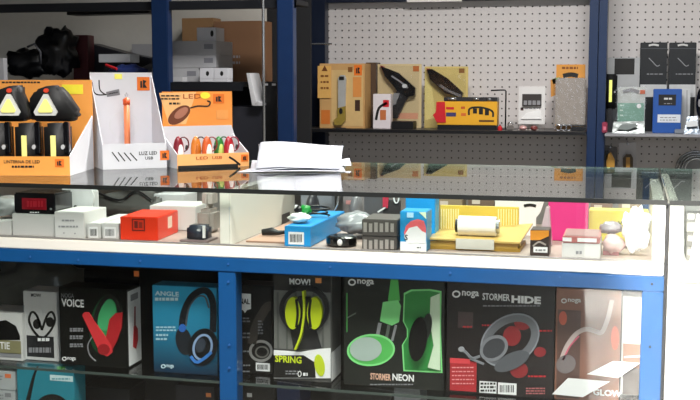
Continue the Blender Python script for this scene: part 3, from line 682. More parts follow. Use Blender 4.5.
S().tube([(.05 * math.cos(a), .01 * math.sin(a), .05 + .045 * math.sin(a)) for a in [math.pi * i / 14 for i in range(15)]], .006).build('headband', mat('#2d2d31', .35), t, smooth=True)
S().ell((-.05, 0, .035), .014, .03, .034).build('ear_cup', mat('#3a3a40', .35), t, smooth=True); S().ell((.05, 0, .035), .014, .03, .034).build('ear_cup', mat('#77777c', .35), t, smooth=True)
S().tube([(-.02, -.03, .002), (0, -.06, .01), (.02, -.05, .05), (.024, -.05, .09)], .0022).build('silver_arm', SILVER, t, smooth=True)
t = thing('cable_coil', 'coiled black earphone cable on the blue carton rear', 'cable', (atY(318, 216, 2.14).x, 2.14, zk))
pts = [((.022 + .004 * math.sin(k * 1.3)) * math.cos(k * .5), (.016) * math.sin(k * .5), .004 + .0006 * k) for k in range(36)]
S().tube(pts, .002, 6).build('cable', BLACK, t, smooth=True)
t = thing('speaker_puck', 'black round gadget with a white spot at the front', 'speaker', (atY(341, 250, 2.03).x, 2.035, zc))
q = S(); q.tube([(0, 0, .0), (0, 0, .003), (0, 0, .017), (0, 0, .020)], [.026, .030, .030, .024], 24); q.build('body', GLOSSBLACK, t, smooth=False)
S().ell((.004, -.029, .010), .0055, .004, .0065, 10, 7).build('white_cap', INKWHITE, t, smooth=True)
t = thing('grey_film_pack', 'crumpled grey plastic pack behind the round black gadget', 'pack', (atY(353, 240, 2.12).x, 2.12, zc))
S().blob((0, .03, .030), .04, .045, .022, .35, 12).build('film', mat('#8d8f93', .25, 0, .2, 40, .4), t, smooth=True)
t = thing('pink_grey_box', 'grey carton with a pink stripe behind the striped boxes', 'box', (atY(343, 225, 2.375).x, 2.375, zc)); f = Face(t)
S().box(0, f.lp(364, 210)[0], 0, .06, 0, .096).build('carton', mat('#8f8b8e', .5), t, .001); f.rect('pink_stripe', 346, 200.5, 361, 204.5, mat('#d79a9c', .5), 1)
for k, (xa, xb, yt, Yc, hx, lab) in enumerate(((266, 282, 214, 2.3, '#5a5552', 'dark grey gadget box by the divider behind the brown card'), (436, 462, 199, 2.3, '#8f7f66', 'tan box hidden behind the left of the yellow tray'), (468, 494, 198, 2.32, '#6d5a4e', 'brown box behind the middle of the yellow tray'), (590, 612, 203, 2.32, '#7a5c4e', 'brown box behind the left of the yellow green carton'), (618, 640, 202, 2.32, '#8a7768', 'tan box behind the right of the yellow green carton'))):
    t, f, *_ = ubox('stock_box', lab, 'box', xa, xb, yt, Yc, .06, mat(hx, .5)); f.rect('end_label', xa + 4, yt + 2, xa + 12, yt + 6, mat('#c9bfb4', .5), 1)
t, f, *_ = ubox('grey_box', 'dark grey upright carton behind the stack of striped boxes', 'box', 364, 383, 196.5, 2.2, .05, mat('#57565a', .5))
STR = mat('#4f4a47', .5)
zz = zc
for k, (yt, lab) in enumerate(((236.5, 'lower striped dark carton beside the blue white box'), (219.5, 'upper striped dark carton beside the blue white box'))):
    t, f, wd, ht, _ = ubox('striped_box', lab, 'box', 362, 397, yt, 2.0, .09, STR, 0, 'striped dark cartons', zz); zz = t.location.z + ht + .0004
    y2 = yt + 13.5
    for i in range(6):
        a = 363.5 + i * 5.4; f.rect('printed_stripe', a, yt + 3 + (i % 2), a + 3.4, y2 - 1, mat('#a39d98', .5), 1)
t = thing('key_pack', 'small white and red tag pack leaning above the striped cartons', 'pack', (atY(386, 222, 2.12).x, 2.12, zc)); f = Face(t)
S().box(f.lp(383, 210)[0], f.lp(400, 210)[0], 0, .01, 0, f.lp(390, 200)[1]).build('dark_card', mat('#3c393b', .4), t, .001)
f.poly('red_card', [(383, 194), (389, 196), (388, 208), (383, 207)], mat('#c43a50', .4), 1, th=.003); f.ring('white_ring', 396.5, 198, 3, 5.5, 1.2, INKWHITE, 1, th=.003)
f.stroke('white_ring', [(378, 212), (386, 207)], 1.6, INKWHITE, 1, th=.003)
t, f, wd, ht, _ = ubox('bulb_box', 'blue and white carton with a pink globe print', 'box', 400, 426.5, 211.5, 1.995, .055, mat('#1f8fca', .4, 0, .05))
g = f.poly('globe_print', [(404, 233), (406, 226), (411, 221), (418, 219), (424, 221), (426, 228), (426, 240), (412, 242), (406, 240)], mat('#ee6a70', .4), 1)
f.poly('globe_highlight', [(404, 236), (409, 228), (417, 226), (422, 231), (426, 233), (426, 243), (407, 243)], INKWHITE, 2, g)
f.rect('label_band', 400.3, 242, 426.3, 251, INKWHITE, 1); f.text('S', 404.5, 408, 234.5, 240, INKBLACK, 3, .02); f.poly('corner_tag', [(419, 212.2), (426.2, 212.2), (426.2, 219)], mat('#d6e7c9', .5), 1); f.rect('printed_tag', 407, 212.5, 413.5, 217.5, mat('#a9d6f0', .5), 2); f.lines('printing', 417, 421, [248], 1, INKBLACK, 2)
ubox('blue_box', 'plain sky blue carton behind the blue white carton', 'box', 405.5, 435, 195.5, 2.09, .045, mat('#209ae0', .4, 0, .05))

# gold display tray with white roll
t = thing('tape_display', 'yellow striped display tray around a white roll', 'display tray', (atY(427, 250, 2.03).x, 2.03, zc)); f = Face(t); f2 = Face(t, .14)
YG = mat('#d6b84a', .4, 0, .08, 30); OG = mat('#cf9a55', .4, 0, .06, 20)
z_t = f.lp(470, 239.5)[1]
a = f.lp(427, 240)[0]; b = f.lp(520, 243)[0]; c0 = f2.lp(441, 222)[0]; d0 = f2.lp(533, 214)[0]
S().add([(a, 0, z_t), (b, 0, z_t - .002), (d0, .14, z_t + .016), (c0, .14, z_t), (a, 0, z_t - .003), (b, 0, z_t - .005), (d0, .14, z_t + .013), (c0, .14, z_t - .003)],
        [(0, 1, 2, 3), (7, 6, 5, 4), (0, 4, 5, 1), (1, 5, 6, 2), (2, 6, 7, 3), (3, 7, 4, 0)]).build('tray_plate', mat('#c2a25e', .3), t)
f2.y0 = .138
zt = f2.lp(480, 206)[1]
xa, xb = f2.lp(441, 215)[0], f2.lp(519, 215)[0]
S().box(xa, xb, .13, .14, z_t + .001, min(zt, .098)).build('back_plate', YG, t)
f3 = Face(t, .13)
q = S()
for i in range(8):
    for sx in (0, 1):
        x0_ = (441 + i * 2.4) if sx == 0 else (498 + i * 2.6)
        q.prism([f3.lp(x0_, 232), f3.lp(x0_ + 1, 232), f3.lp(x0_ + 1, 209), f3.lp(x0_, 209)], .1285, .1301)
q.build('printed_stripes', mat('#f0e2a6', .5), t)
f3.poly('print_arch', [(461, 232), (463, 220), (470, 216), (488, 216), (496, 220), (498, 232)], mat('#b79a86', .5), 2)
S().box(.002, b, .004, .12, 0, .006).build('base', mat('#a07a2a', .5), t); 
S().box(.004, b - .004, .004, .007, .0062, z_t - .0055).build('front_panel', mat('#b08a3c', .35), t)
for xx in (444, 512): x_ = f.lp(xx, 245)[0]; S().box(x_ - .012, x_ + .012, .03, .05, .006, z_t - .004).build('foot', YG, t)
x0_, x1_ = f.lp(456, 237)[0], f.lp(494, 237)[0]; zr = z_t + .021
S().tube([(x0_, .035, zr), (x1_, .035, zr)], .019, 24).build('white_roll', mat('#f0e9e0', .5), t, label='white paper roll')
S().tube([(x0_ - .006, .035, zr), (x0_ - .0005, .035, zr)], .013, 16).build('roll_end', BLACK, t); S().tube([(x1_ + .0005, .035, zr), (x1_ + .006, .035, zr)], .013, 16).build('roll_end', SILVER, t)
x1_ = f.lp(494, 250)[0]; S().box(x0_, x1_, -.0012, .0012, .003, z_t + .001).build('roll_lower_slab', mat('#c9c4bb', .5), t)  # grey slab runs on from the white roll below the plate
# behind and beside
t = thing('euro_hook_card', 'white hanging card with black slot behind the yellow tray', 'card', (atY(495, 225, 2.26).x, 2.26, zc)); f = Face(t)
S().prism([f.lp(495, 215), f.lp(495, 199), f.lp(538, 196.5), f.lp(545, 199), f.lp(540, 213), f.lp(536, 218)] + [(f.lp(536, 218)[0], 0), (f.lp(495, 218)[0], 0)], 0, .004).build('card', INKWHITE, t)
f.stroke('hang_slot', [(524, 206), (530, 205), (536, 206)], 3, INKBLACK, 1)
t, f, *_ = ubox('pink_box', 'flat bright pink carton standing at the back', 'box', 548, 588, 199.5, 2.2, .03, mat('#d9327f', .45, 0, .05))
t = thing('clear_box', 'clear trapezoid blister between white card and pink carton', 'pack', (atY(538, 230, 2.12).x, 2.12, zc)); f = Face(t)
S().prism([(f.lp(537, 230)[0], 0), f.lp(546, 207), f.lp(549, 207), (f.lp(552, 230)[0], 0)], 0, .03).build('shell', mat('#c3aeb6', .25), t, .002)
t, f, wd, ht, _ = ubox('lens_box', 'small black carton with orange top and white label', 'box', 530, 549, 230, 2.0, .05, mat('#3b2e2a', .45))
f.poly('orange_band', [(530.3, 230.5), (549, 230.5), (549, 236), (540, 240), (530.3, 240)], mat('#f29a2c', .45), 1); f.rect('label', 533.5, 247, 547.5, 252.5, INKWHITE, 1); f.lines('printing', 535.5, 545.5, [251], 1.8, INKGREY, 2)
f.stroke('printed_figure', [(533, 246), (539, 242), (546, 245)], 1.6, mat('#a89c94', .5), 2)
t, f, wd, ht, _ = ubox('card_box', 'white box with a pink printed lid near the bag', 'box', 561.5, 600, 243.5, 1.995, .11, PWH)
S().box(.001, wd - .001, .0, .109, ht + .0003, ht + .012).build('lid', mat('#b9706c', .45), t, .001); S().box(.004, wd - .004, .008, .10, ht + .0122, ht + .0127).build('lid_print', mat('#8f6f6d', .45), t)
Face(t).lines('printing', 576, 582, [254], 3, INKGREY, 1)
S().box(.001, wd * .25, -.0006, 0, ht + .003, ht + .010).box(wd * .4, wd * .9, -.0006, 0, ht + .003, ht + .010).build('lid_lettering', INKWHITE, t)
t, f, *_ = ubox('yellow_box', 'yellow green carton with a dark V mark at the back', 'box', 588.5, 648, 211, 2.22, .05, mat('#cfc04a', .45, 0, .06))
f.text('V2', 618, 625, 221, 226, mat('#3b4a24', .5), 1, .03)
t = thing('clear_box', 'clear pack of pale pink pieces beside the white box', 'pack', (atY(604, 255, 2.03).x, 2.03, zc)); f = Face(t)
S().blob((f.lp(613, 245)[0], .03, .018), .02, .03, .018, .3, 21).build('film', mat('#c9aaa8', .25, 0, .2, 40, .3), t, smooth=True)
S().blob((f.lp(610, 232)[0], .05, .045), .02, .02, .012, .3, 22).build('grey_piece', mat('#8b8186', .3), t, smooth=True)
S().box(-.002, .026, .01, .06, 0, .008).build('base_card', mat('#9a5a5c', .5), t)
t = thing('plastic_bag', 'crumpled white plastic bag at the right end of the case', 'bag', (atY(636, 250, 2.02).x, 2.02, zc)); f = Face(t)
S().blob((f.lp(636, 240)[0], .04, .046), .024, .034, .040, .45, 31, 28, 20, 3).build('bag', mat('#f0f0f0', .4, 0, .03, 30, .3), t, smooth=True)

# ================================================================== headphone cartons in the lower case
zl = ZL + .0003
def lbox(name, label, x0, x1, yt, Y, d, m, rot=0, zb=None, cat='box'):
    return pxbox(name, label, cat, x0, x1, yt, Y, zb if zb else zl, d, m, rot, 'headphone cartons')
# earphone carton, far left
t, f, wd, ht, _ = lbox('headphone_carton', 'black and white headphone carton cut by the left picture edge', -18, 22, 313, 2.02, .08, PWH)
f.poly('printed_band', [(-16, 336), (-8, 322), (6, 320), (16, 326), (20, 336), (20, 340), (-16, 340)], GLOSSBLACK, 1); f.rect('olive_band', -17, 340, 21, 353, mat('#8a8560', .5), 1); f.text('TIE', 0, 10, 342, 349, INKWHITE, 2, .02)
f.rect('bottom_band', -17, 352.5, 21, 357, INKGREY, 1)
t, f, wd, ht, _ = lbox('earphone_carton', 'grey white earphone carton with a black heart of cables', 23.5, 57, 291.5, 2.035, .06, mat('#c6c5c4', .45))
f.text('MOW!', 31, 41, 293.5, 297, INKBLACK, 1, .03)
for s_ in (-1, 1):
    f.stroke('printed_cable', [(42, 330), (42 + s_ * 5, 316), (42 + s_ * 10, 312), (42 + s_ * 13, 320), (42 + s_ * 9, 330), (42 + s_ * 2, 338)], 2.2, INKBLACK, 1)
f.ellipse('printed_bud', 37, 324, 4, 5, INKBLACK, 1); f.ellipse('printed_bud', 50, 322, 4, 5, INKBLACK, 1)
f.rect('dark_panel', 27, 336, 54, 357, mat('#232326', .4), 1); f.lines('printing', 38, 50, [341], 3, INKWHITE, 2); f.lines('printing', 29, 51, [352.5], 5, INKGREY, 2)
t = thing('plastic_bag', 'crumpled grey plastic bag behind the earphone carton', 'bag', (atY(30, 300, 2.25).x, 2.25, zl)); f = Face(t)
S().blob((-.02, .08, .10), .12, .055, .075, .35, 41, 26, 18, 2.5).build('bag', mat('#5d5b55', .3, 0, .2, 20, .4), t, smooth=True)
# VOICE
t, f, wd, ht, _ = lbox('headphone_carton', 'black carton with red and green headphones lettered VOICE', 59, 127, 288.5, 2.02, .065, mat('#0a0c0b', .3, 0, .1, 20, 0, .3))
f.text('NOGA', 61.5, 74, 293.3, 297.8, INKGREY, 1, .0); f.text('VOICE', 61.5, 84, 299, 307, INKWHITE, 1, .03)
g = f.poly('green_glow', f.epts(106, 324, 16, 30, 10), mat('#124a2a', .4), 1)
f.poly('glow_core', f.epts(107, 318, 13, 23, 12), mat('#278a4e', .4), 2, g)
f.poly('glow_core', f.epts(107, 315, 9, 16, 12), mat('#45a86c', .4), 3, g)
f.stroke('printed_headband', [(95, 332), (97, 314), (104, 300), (112, 296.5), (118, 303), (120, 314)], 4.2, INKBLACK, 5)
f.poly('printed_cup', [(110, 319), (116, 313), (123, 312), (122, 328), (117, 342), (110, 354), (104, 350), (107, 335)], mat('#b3242a', .35), 6)
f.poly('printed_boom', [(83, 315), (85, 312), (89, 312), (112, 345), (113, 352), (108, 356), (101, 353)], mat('#d8363c', .35), 7)
f.ellipse('cup_ring', 104.5, 349, 6, 5.5, mat('#a01d24', .35), 8); f.stroke('printed_cable', [(93, 336), (88, 345), (90, 355), (96, 361)], 1, INKGREY, 3)
f.lines('printing', 70, 83, [329.5, 331.5, 337, 339, 345, 347], 1.5, INKGREY, 2); f.logo(62, 76, 356.5, 361, INKWHITE)
# right side
S().box(wd - .0002, wd + .0006, .004, .062, .004, ht - .004).build('side_print', INKWHITE, t)
S().prismx([(.022, ht * .25), (.036, ht * .2), (.046, ht * .3), (.046, ht * .45), (.034, ht * .52), (.028, ht * .5)], wd + .0004, wd + .0012).build('side_cup', RED, t); S().prismx([(.03, ht * .5), (.036, ht * .5), (.038, ht * .75), (.033, ht * .75)], wd + .0004, wd + .0012).build('side_boom', mat('#8a1d22', .4), t)
S().prismx([(.016, ht * .84), (.05, ht * .84), (.05, ht * .92), (.016, ht * .92)], wd + .0004, wd + .0012).build('side_lettering', INKGREY, t)
S().box(wd * .18, wd, .058, .06, ht + .0003, ht + .028).build('hang_tab', GLOSSBLACK, t, .001)
f4 = Face(t, .058); f4.rect('price_sticker', 134, 271, 139, 276.5, mat('#ea7a3a', .5), 1)
# ANGLE
AB = grad('#0e2a44', '#2f9cc4', .0, .16)
t, f, wd, ht, _ = lbox('headphone_carton', 'teal blue headphone carton lettered ANGLE', 152.5, 216.5, 286.5, 2.012, .05, AB)
f.text('ANGLE', 155, 179, 291.3, 296, mat('#cfe9f2', .5), 1, .03); f.lines('printing', 155, 178, [300.6], 3, mat('#cfe9f2', .5), 1)
f.stroke('printed_headband', [(182, 334), (183, 316), (190, 299), (200, 291), (208, 292), (213, 304), (213, 332)], 6.5, mat('#1a1d22', .35), 1)
f.stroke('printed_headband', [(186, 326), (189, 308), (197, 297), (205, 297), (209, 308)], 1.6, mat('#4c5259', .35), 2)
f.ellipse('printed_cup', 184, 341, 8, 14, mat('#20242b', .35), 2, -12); f.ellipse('cup_accent', 182.5, 328, 3.5, 4, mat('#2f66b8', .35), 3)
g = f.ellipse('printed_cup', 203, 347, 14.5, 19, mat('#14161a', .3), 3, 14); f.ring('cup_ring', 203, 347, 10, 13.5, 2.2, mat('#8fa9cf', .25), 4, 14, g); f.stroke('cup_accent', [(191, 356), (198, 362), (212, 352)], 3, mat('#3d7fd0', .35), 5, g); f.ellipse('cup_center', 201, 345, 5, 7, mat('#3a414c', .25), 5, 14, g)
f.lines('printing', 156, 176, [328, 331], 1.5, mat('#9fc4d2', .5), 1); f.lines('printing', 156, 168, [336, 340], 2, mat('#9fc4d2', .5), 1); f.logo(161, 174, 364, 368.5, mat('#cfe9f2', .5))
# dark carton NAL
t, f, wd, ht, _ = lbox('headphone_carton', 'dark brown carton with white tag beside the blue post', 239, 272, 285, 2.05, .05, mat('#161311', .4))
f.poly('white_tag', [(238, 293), (251, 294), (251, 309), (247, 310), (245, 313), (243, 310), (238, 310)], INKWHITE, 1); f.text('NAL', 239.5, 250, 298.5, 304, INKBLACK, 2, .03)
f.ring('printed_ring', 261, 351, 12, 11, 2.6, mat('#9b9995', .4), 1); f.ring('printed_ring', 262, 352, 7, 6, 1.5, mat('#77756f', .4), 1); f.stroke('printed_band', [(252, 344), (256, 326), (266, 308), (271, 306)], 9, mat('#4b443e', .4), 1)
f.lines('printing', 240, 250, [319, 322, 334, 338, 352, 366, 372], 1.4, INKGREY, 2); f.lines('printing', 258, 263, [322, 325, 328, 331, 334], 1.6, INKGREY, 2); f.barcode(256, 363, 270, 371, 2)
# SPRING (window box with lime headphones)
t, f, wd, ht, body = lbox('headphone_carton', 'window carton with lime headphones lettered SPRING', 273.5, 331, 274.5, 2.02, .075, mat('#4c4b4a', .4))
f.rect('header', 273.8, 275, 330.8, 291, mat('#2c2b2b', .4), 1); f.text('MOW!', 289.5, 310.5, 278.5, 284.8, INKWHITE, 2, .03); f.rect('price_sticker', 315.5, 278, 321.5, 283, mat('#d98a4a', .5), 2); f.rect('back_print', 274, 291.5, 330.5, 350, mat('#6f706c', .4), 1)
for k in range(6): f.rect('back_stripe', 277 + k * 9, 292, 279 + k * 9, 349, mat('#5a5b58', .4), 2)
f.ring('headband', 305, 309, 25, 24, 4.5, mat('#26262a', .3), 5, th=.006)
for cx in (294.5, 316): f.ellipse('ear_cup', cx, 312, 7.5, 16, mat('#bfd01f', .35), 6, th=.012); f.stroke('cup_seam', [(cx + (3.5 if cx < 300 else -3.5), 298), (cx + (5 if cx < 300 else -5), 312), (cx + (3.5 if cx < 300 else -3.5), 326)], 2.4, BLACK, 7, th=.0128)
f.poly('hinge', [(299, 296), (311, 296), (309, 330), (301, 330)], BLACK, 6, th=.009)
f.stroke('cable', [(305, 290), (306, 310), (303, 332), (297, 348)], 2, mat('#c5d62a', .35), 7, th=.014)
f.poly('chin', [(290, 328), (316, 328), (322, 348), (294, 350)], mat('#2a2a2c', .35), 3)
f.poly('white_panel', [(274, 350), (300, 352), (318, 349), (330.8, 348), (330.8, 378), (274, 378)], INKWHITE, 4)
f.poly('black_panel', [(274, 355), (304, 355), (315, 362), (316, 377.5), (274, 377.5)], INKBLACK, 5)
f.ellipse('lime_cup', 320, 365, 5, 11, mat('#c5d62a', .35), 6, -10); f.text('SPRING', 275.5, 302, 355.5, 362.5, mat('#cfe02c', .4), 6, .03); f.lines('printing', 286, 298, [371.5, 374], 1.2, INKGREY, 6); f.ring('logo', 300, 373.5, 2, 3, .8, INKWHITE, 6); f.lines('printing', 303.5, 308, [375.5], 3, INKWHITE, 6)
S().box(wd - .0002, wd + .0006, .003, .072, .003, ht * .28).build('side_panel_print', INKWHITE, t); S().box(wd - .0002, wd + .0006, .003, .072, ht * .285, ht - .004).build('side_panel_print', mat('#6b6b68', .4), t)
# NEON
t, f, wd, ht, body = lbox('headphone_carton', 'dark carton with green headphones lettered NEON', 343.5, 444.5, 275, 2.018, .07, mat('#1c1f1c', .35, 0, .1, 20, 0, .2))
f.logo(348, 374, 278.5, 286, INKWHITE)
GN = mat('#57b85a', .35); GNL = mat('#86e08a', .35)
f.stroke('printed_line', [(347, 293), (347, 332)], .9, GN, 1); f.stroke('printed_line', [(347, 318), (356, 313)], 1.2, mat('#6f7a6f', .4), 1)
f.poly('printed_headband', [(391, 278), (398, 278.5), (400, 301), (388, 301)], GN, 1); f.poly('printed_slider', [(383, 302), (398, 300), (401, 306), (399, 322), (392, 325.5), (380, 321)], GNL, 2)
f.stroke('printed_strut', [(380, 323), (377, 338)], 3.5, INKGREY, 1); f.stroke('printed_strut', [(389, 325), (386, 340)], 3, mat('#5e665e', .4), 1); f.stroke('printed_strut', [(396, 325), (392, 341)], 2.5, INKGREY, 1)
f.ellipse('printed_cup', 371, 350, 24, 16, GN, 2, -4); f.ellipse('cup_cushion', 366, 349, 16, 12, mat('#a7b8b0', .4), 3, -4); f.ring('cup_rim', 371, 350, 24, 16, 1.8, GNL, 3, -4)
wpoly = [(404, 293), (411, 289.5), (430, 289), (441.5, 291), (441, 333), (442.5, 373), (403.5, 371), (402, 345), (407, 337), (407, 329), (403, 321)]
g = f.poly('window_frame', wpoly, GNL, 2)
wi = [(422 + (x - 422) * .93, 331 + (y - 331) * .96) for x, y in wpoly]
f.poly('window_back', wi, mat('#2e8a3e', .4), 3, g)
f.poly('ear_pad', f.epts(419, 338, 9, 22, 6), GLOSSBLACK, 6, g, .012); f.poly('ear_pad', f.epts(427, 327, 5, 14, 10), mat('#222522', .3), 5, g, .008)
f.poly('clear_blister', [(431, 297), (440, 293), (440.5, 370), (428, 367), (434, 345), (430, 320)], mat('#cfe3c6', .25), 5, g, .004)
f.text('STORMER', 370.5, 391, 373.3, 380, mat('#e9b9a0', .5), 2, .03); f.text('NEON', 392.5, 414, 374, 381, INKWHITE, 2, .03); f.lines('printing', 370, 413, [385], 1.1, INKGREY, 1)
# HIDE
t, f, wd, ht, body = lbox('headphone_carton', 'black red headset carton lettered HIDE', 447, 555, 281.5, 2.015, .06, mat('#160c0d', .4, 0, .15, 14))
f.logo(452, 479, 290, 298, INKWHITE); f.text('STORMER', 482.5, 510, 293.5, 300.5, INKWHITE, 1, .02); f.text('HIDE', 511.5, 541, 296, 303.5, INKWHITE, 1, .05); f.lines('printing', 483, 540, [306.5], 1.3, INKGREY, 1)
for (cx, cy, rx, ry) in ((512, 336, 9, 10), (523, 322, 9, 8), (519, 370, 9, 8), (540, 352, 6, 5)): f.ellipse('red_glow', cx, cy, rx, ry, mat('#8a1c22', .4), 1)
f.ring('headband', 510, 340, 31, 23, 7.5, mat('#6a6c72', .35), 3, -35); f.ring('headband_edge', 510, 340, 32, 24, 1.5, mat('#8d9097', .35), 4, -35)
f.poly('ear_cup', f.epts(494, 348, 14, 11, -35), mat('#3a3b40', .35), 4); f.ring('ear_cup_rim', 494, 348, 15, 12, 3, mat('#7c7e84', .35), 5, -35); f.poly('ear_cup', f.epts(512, 361, 19, 8, -25), mat('#54565c', .35), 5)
f.stroke('boom', [(480, 356), (472, 358), (466, 352), (461, 349)], 2.4, mat('#808288', .35), 5); f.stroke('boom', [(484, 364), (470, 358)], 2, mat('#808288', .35), 5)
f.ellipse('microphone', 461.5, 349, 3, 2.4, mat('#98999e', .35), 6)
f.rect('photo_panel', 458, 312, 473, 328, mat('#4a3a3b', .4), 1); f.lines('printing', 463, 472, [327.5], 1.5, RED, 2); f.lines('printing', 482, 495, [326], 1.5, RED, 2); f.lines('printing', 536, 552, [331.5], 1.5, RED, 2); f.lines('printing', 528, 546, [377], 1.5, RED, 2)
g = f.rect('red_panel', 450, 361, 476.5, 391, mat('#b0242c', .4), 1); f.rect('red_header', 450, 358.5, 470, 363.5, mat('#d34148', .4), 2, g); f.lines('printing', 452, 474, [368, 372, 376, 380, 384], 1.1, mat('#e59a9c', .5), 2, g)
g = f.rect('white_label', 479.5, 381.5, 496.5, 393, INKWHITE, 1); f.lines('printing', 480.5, 495.5, [384.5, 388, 391.5], 2, INKBLACK, 2, g); f.barcode(498, 383, 516.5, 394.5, 1); f.lines('printing', 526, 545, [389, 391.5, 394], 1.2, mat('#b8686a', .5), 1)
# GLOW
t, f, wd, ht, body = lbox('headphone_carton', 'brown carton with pale headset lettered LOW at the right end', 556, 621, 289, 2.02, .06, mat('#8a5c49', .4, 0, .1, 14))
f.logo(561, 581, 298, 303.5, INKWHITE); f.rect('dark_panel', 557, 310, 580, 398, mat('#5d4138', .4), 1)
f.stroke('printed_headband', [(562, 358), (567, 346), (576, 334), (586, 329), (595, 331), (602, 332), (608, 318), (612, 300)], 4.5, mat('#c9b7b2', .35), 2); f.stroke('printed_accent', [(563, 360), (570, 346), (579, 336)], 1.6, mat('#d7627a', .35), 3)
f.ellipse('red_glow', 563, 318, 4, 7, mat('#c85c44', .4), 2); f.ellipse('red_glow', 615, 338, 4, 12, mat('#c85c44', .4), 1); f.ellipse('printed_cup', 566, 364, 10, 9, mat('#7a6f70', .35), 3, -30); f.text('GLOW', 593, 622, 389.5, 396, INKWHITE, 3, .04)
for (pp, lab) in (([(552, 394), (568, 378), (610, 381.5), (583, 397)], 'white parallelogram painting in a glass reflection low across the two right headset cartons'), ([(587, 374), (613, 361), (640, 363), (618, 378)], 'white parallelogram painting in a glass reflection beside the right blue post')):
    tl = thing('reflection_patch', lab, 'reflection_patch', (t.location.x, t.location.y - .0075, t.location.z)); fl_ = Face(tl)  # white shapes paint in reflections of sunlit ground in the glass
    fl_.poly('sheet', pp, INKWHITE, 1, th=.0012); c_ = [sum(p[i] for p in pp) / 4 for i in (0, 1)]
    fl_.y0 = .0072; fl_.ellipse('patch_spacer', c_[0], c_[1], 2.5, 2, INKGREY, 1, th=.007)  # spacer holding the painted reflection off the carton front
t, f, *_ = lbox('carton', 'white carton with brown base beside the right blue post', 622.5, 646, 291, 2.08, .05, PWH)
f.rect('brown_band', 622.8, 344, 645, 368, mat('#9a6a52', .45), 1); f.rect('dark_band', 622.8, 368, 645, 395, mat('#5a4f4c', .45), 1); f.stroke('pale_stripe', [(624, 357), (640, 356)], 2, INKWHITE, 2)

# under the shelf
zq = ZQ + .0003
t, f, wd, ht, _ = pxbox('headphone_carton', 'teal carton with black headphones on the bottom shelf', 'box', 17, 74, 364.5, 2.03, zq, .05, mat('#27889c', .4), 0, 'headphone cartons')
f.stroke('printed_boom', [(38, 366), (34, 376), (30, 392), (26, 410)], (1.5, 5), INKBLACK, 1); f.rect('white_tag', 50, 375.5, 73, 381, mat('#cfe6ea', .5), 1); f.lines('printing', 52, 70, [379.5], 1.5, mat('#6fa9b5', .5), 2); f.rect('green_tag', 57, 366.5, 65, 370, mat('#4ec94e', .4), 1); f.ring('printed_band', 52, 416, 20, 22, 6, INKBLACK, 1)
zz = zq
for k, (yt, lab) in enumerate(((390, 'lower grey white carton at the bottom left corner'), (371, 'upper grey white carton at the bottom left corner'))):
    t, f, wd, ht, _ = pxbox('carton', lab, 'box', -10, 15, yt, 2.03, zz, .06, mat('#b6b9bb', .45), 0, 'grey white cartons'); zz = zz + ht + .0005
    f.rect('sticker', 5, yt + 3, 11, yt + 7, mat('#e87a48', .5) if k == 1 else INKGREY, 1); f.lines('printing', -5, 3, [yt + 6, yt + 9], 1.4, INKGREY, 1)
for (xa, xb, yt, hx, lab, st) in ((84, 130, 388, '#17171b', 'black box low in the left bay right of the teal carton', None), (176, 214, 386, '#1a1b26', 'dark box with orange sticker low beside the blue post', (206, 393)),
                                  (243, 275, 384, '#1d1a1c', 'dark box with white mark low right of the blue post', (247, 393)), (277, 300, 382, '#1b2a55', 'navy blue box low behind the bottom shelf front', None),
                                  (330, 392, 392, '#17171a', 'black box low under the green headphone carton', None), (394, 420, 388, '#9a9da2', 'pale grey box low under the green headphone carton', None)):
    t, f, *_ = pxbox('dark_box', lab, 'box', xa, xb, yt, 2.16, zq, .08, mat(hx, .45))
    if st: f.rect('sticker', st[0], st[1], st[0] + 5, st[1] + 4, mat('#ea8a4a', .5) if xa == 176 else INKWHITE, 1)

# ================================================================== tools on the back shelf
zt = SHZ + .0003
def sbox(name, label, cat, x0, x1, yt, Y, d, m, rot=0, zb=None, bevel=.002):
    return pxbox(name, label, cat, x0, x1, yt, Y, zb if zb else zt, d, m, rot, None, bevel)
KR = mat('#c09660', .5, 0, .12, 12); YC = mat('#ccb88c', .45, 0, .1, 10)
t, f, wd, ht, _ = sbox('knife_box', 'kraft display carton showing a utility knife', 'box', 319.5, 364.5, 63.5, 5.12, .13, KR)
f.poly('front_flap', [(318, 66), (331, 66), (331, 98), (318, 98)], mat('#d8a75c', .5), 1, th=.006); f.rect('window_card', 331.5, 70, 363, 126, mat('#ccab74', .45), 1)
logo_sq(f, 354, 65, 362, 75.5); f.rect('printed_mark', 348, 67, 352.5, 72, mat('#7d4d1c', .5), 2); f.poly('printed_mark', [(322, 71), (325, 65.5), (328, 71)], mat('#6d3d14', .5), 14); f.lines('printing', 321, 329, [77, 83, 89], 2, mat('#7d4d1c', .5), 14)
f.rect('orange_patch', 321, 110, 330, 124, mat('#c9702c', .5), 2); f.rect('dark_label', 355, 100, 360, 111, mat('#3a2318', .5), 2); f.rect('orange_band', 353, 77, 361.5, 97, mat('#d48a44', .5), 2)
t2 = thing('utility_knife', 'silver utility knife fixed on the kraft carton front', 'knife', t.location + Vector((0, -.004, 0)), 0); f = Face(t2, -.002)
f.poly('blade_channel', [(338.5, 78), (341, 75), (345, 75), (346.5, 78), (345.5, 118), (338.5, 118)], mat('#c9c9c6', .3, .4), 1, th=.008)
f.poly('handle', [(338, 108), (345.8, 106), (346, 120), (342, 125), (335, 125), (334, 120), (338, 117)], mat('#8f7a35', .4), 1, th=.010); f.rect('slider', 339.5, 76.5, 344.5, 80, INKBLACK, 1, th=.010); f.ellipse('screw', 341.5, 111, 1.7, 3, INKBLACK, 1, th=.012)
S().box(f.lp(336, 110)[0], f.lp(346, 110)[0], -.003, .0015, .0, .004).build('clip', DARK, t2)
sbox('side_carton', 'dark brown narrow carton right of the kraft knife carton', 'box', 365.5, 376, 62.5, 5.255, .1, mat('#4f3a28', .5))
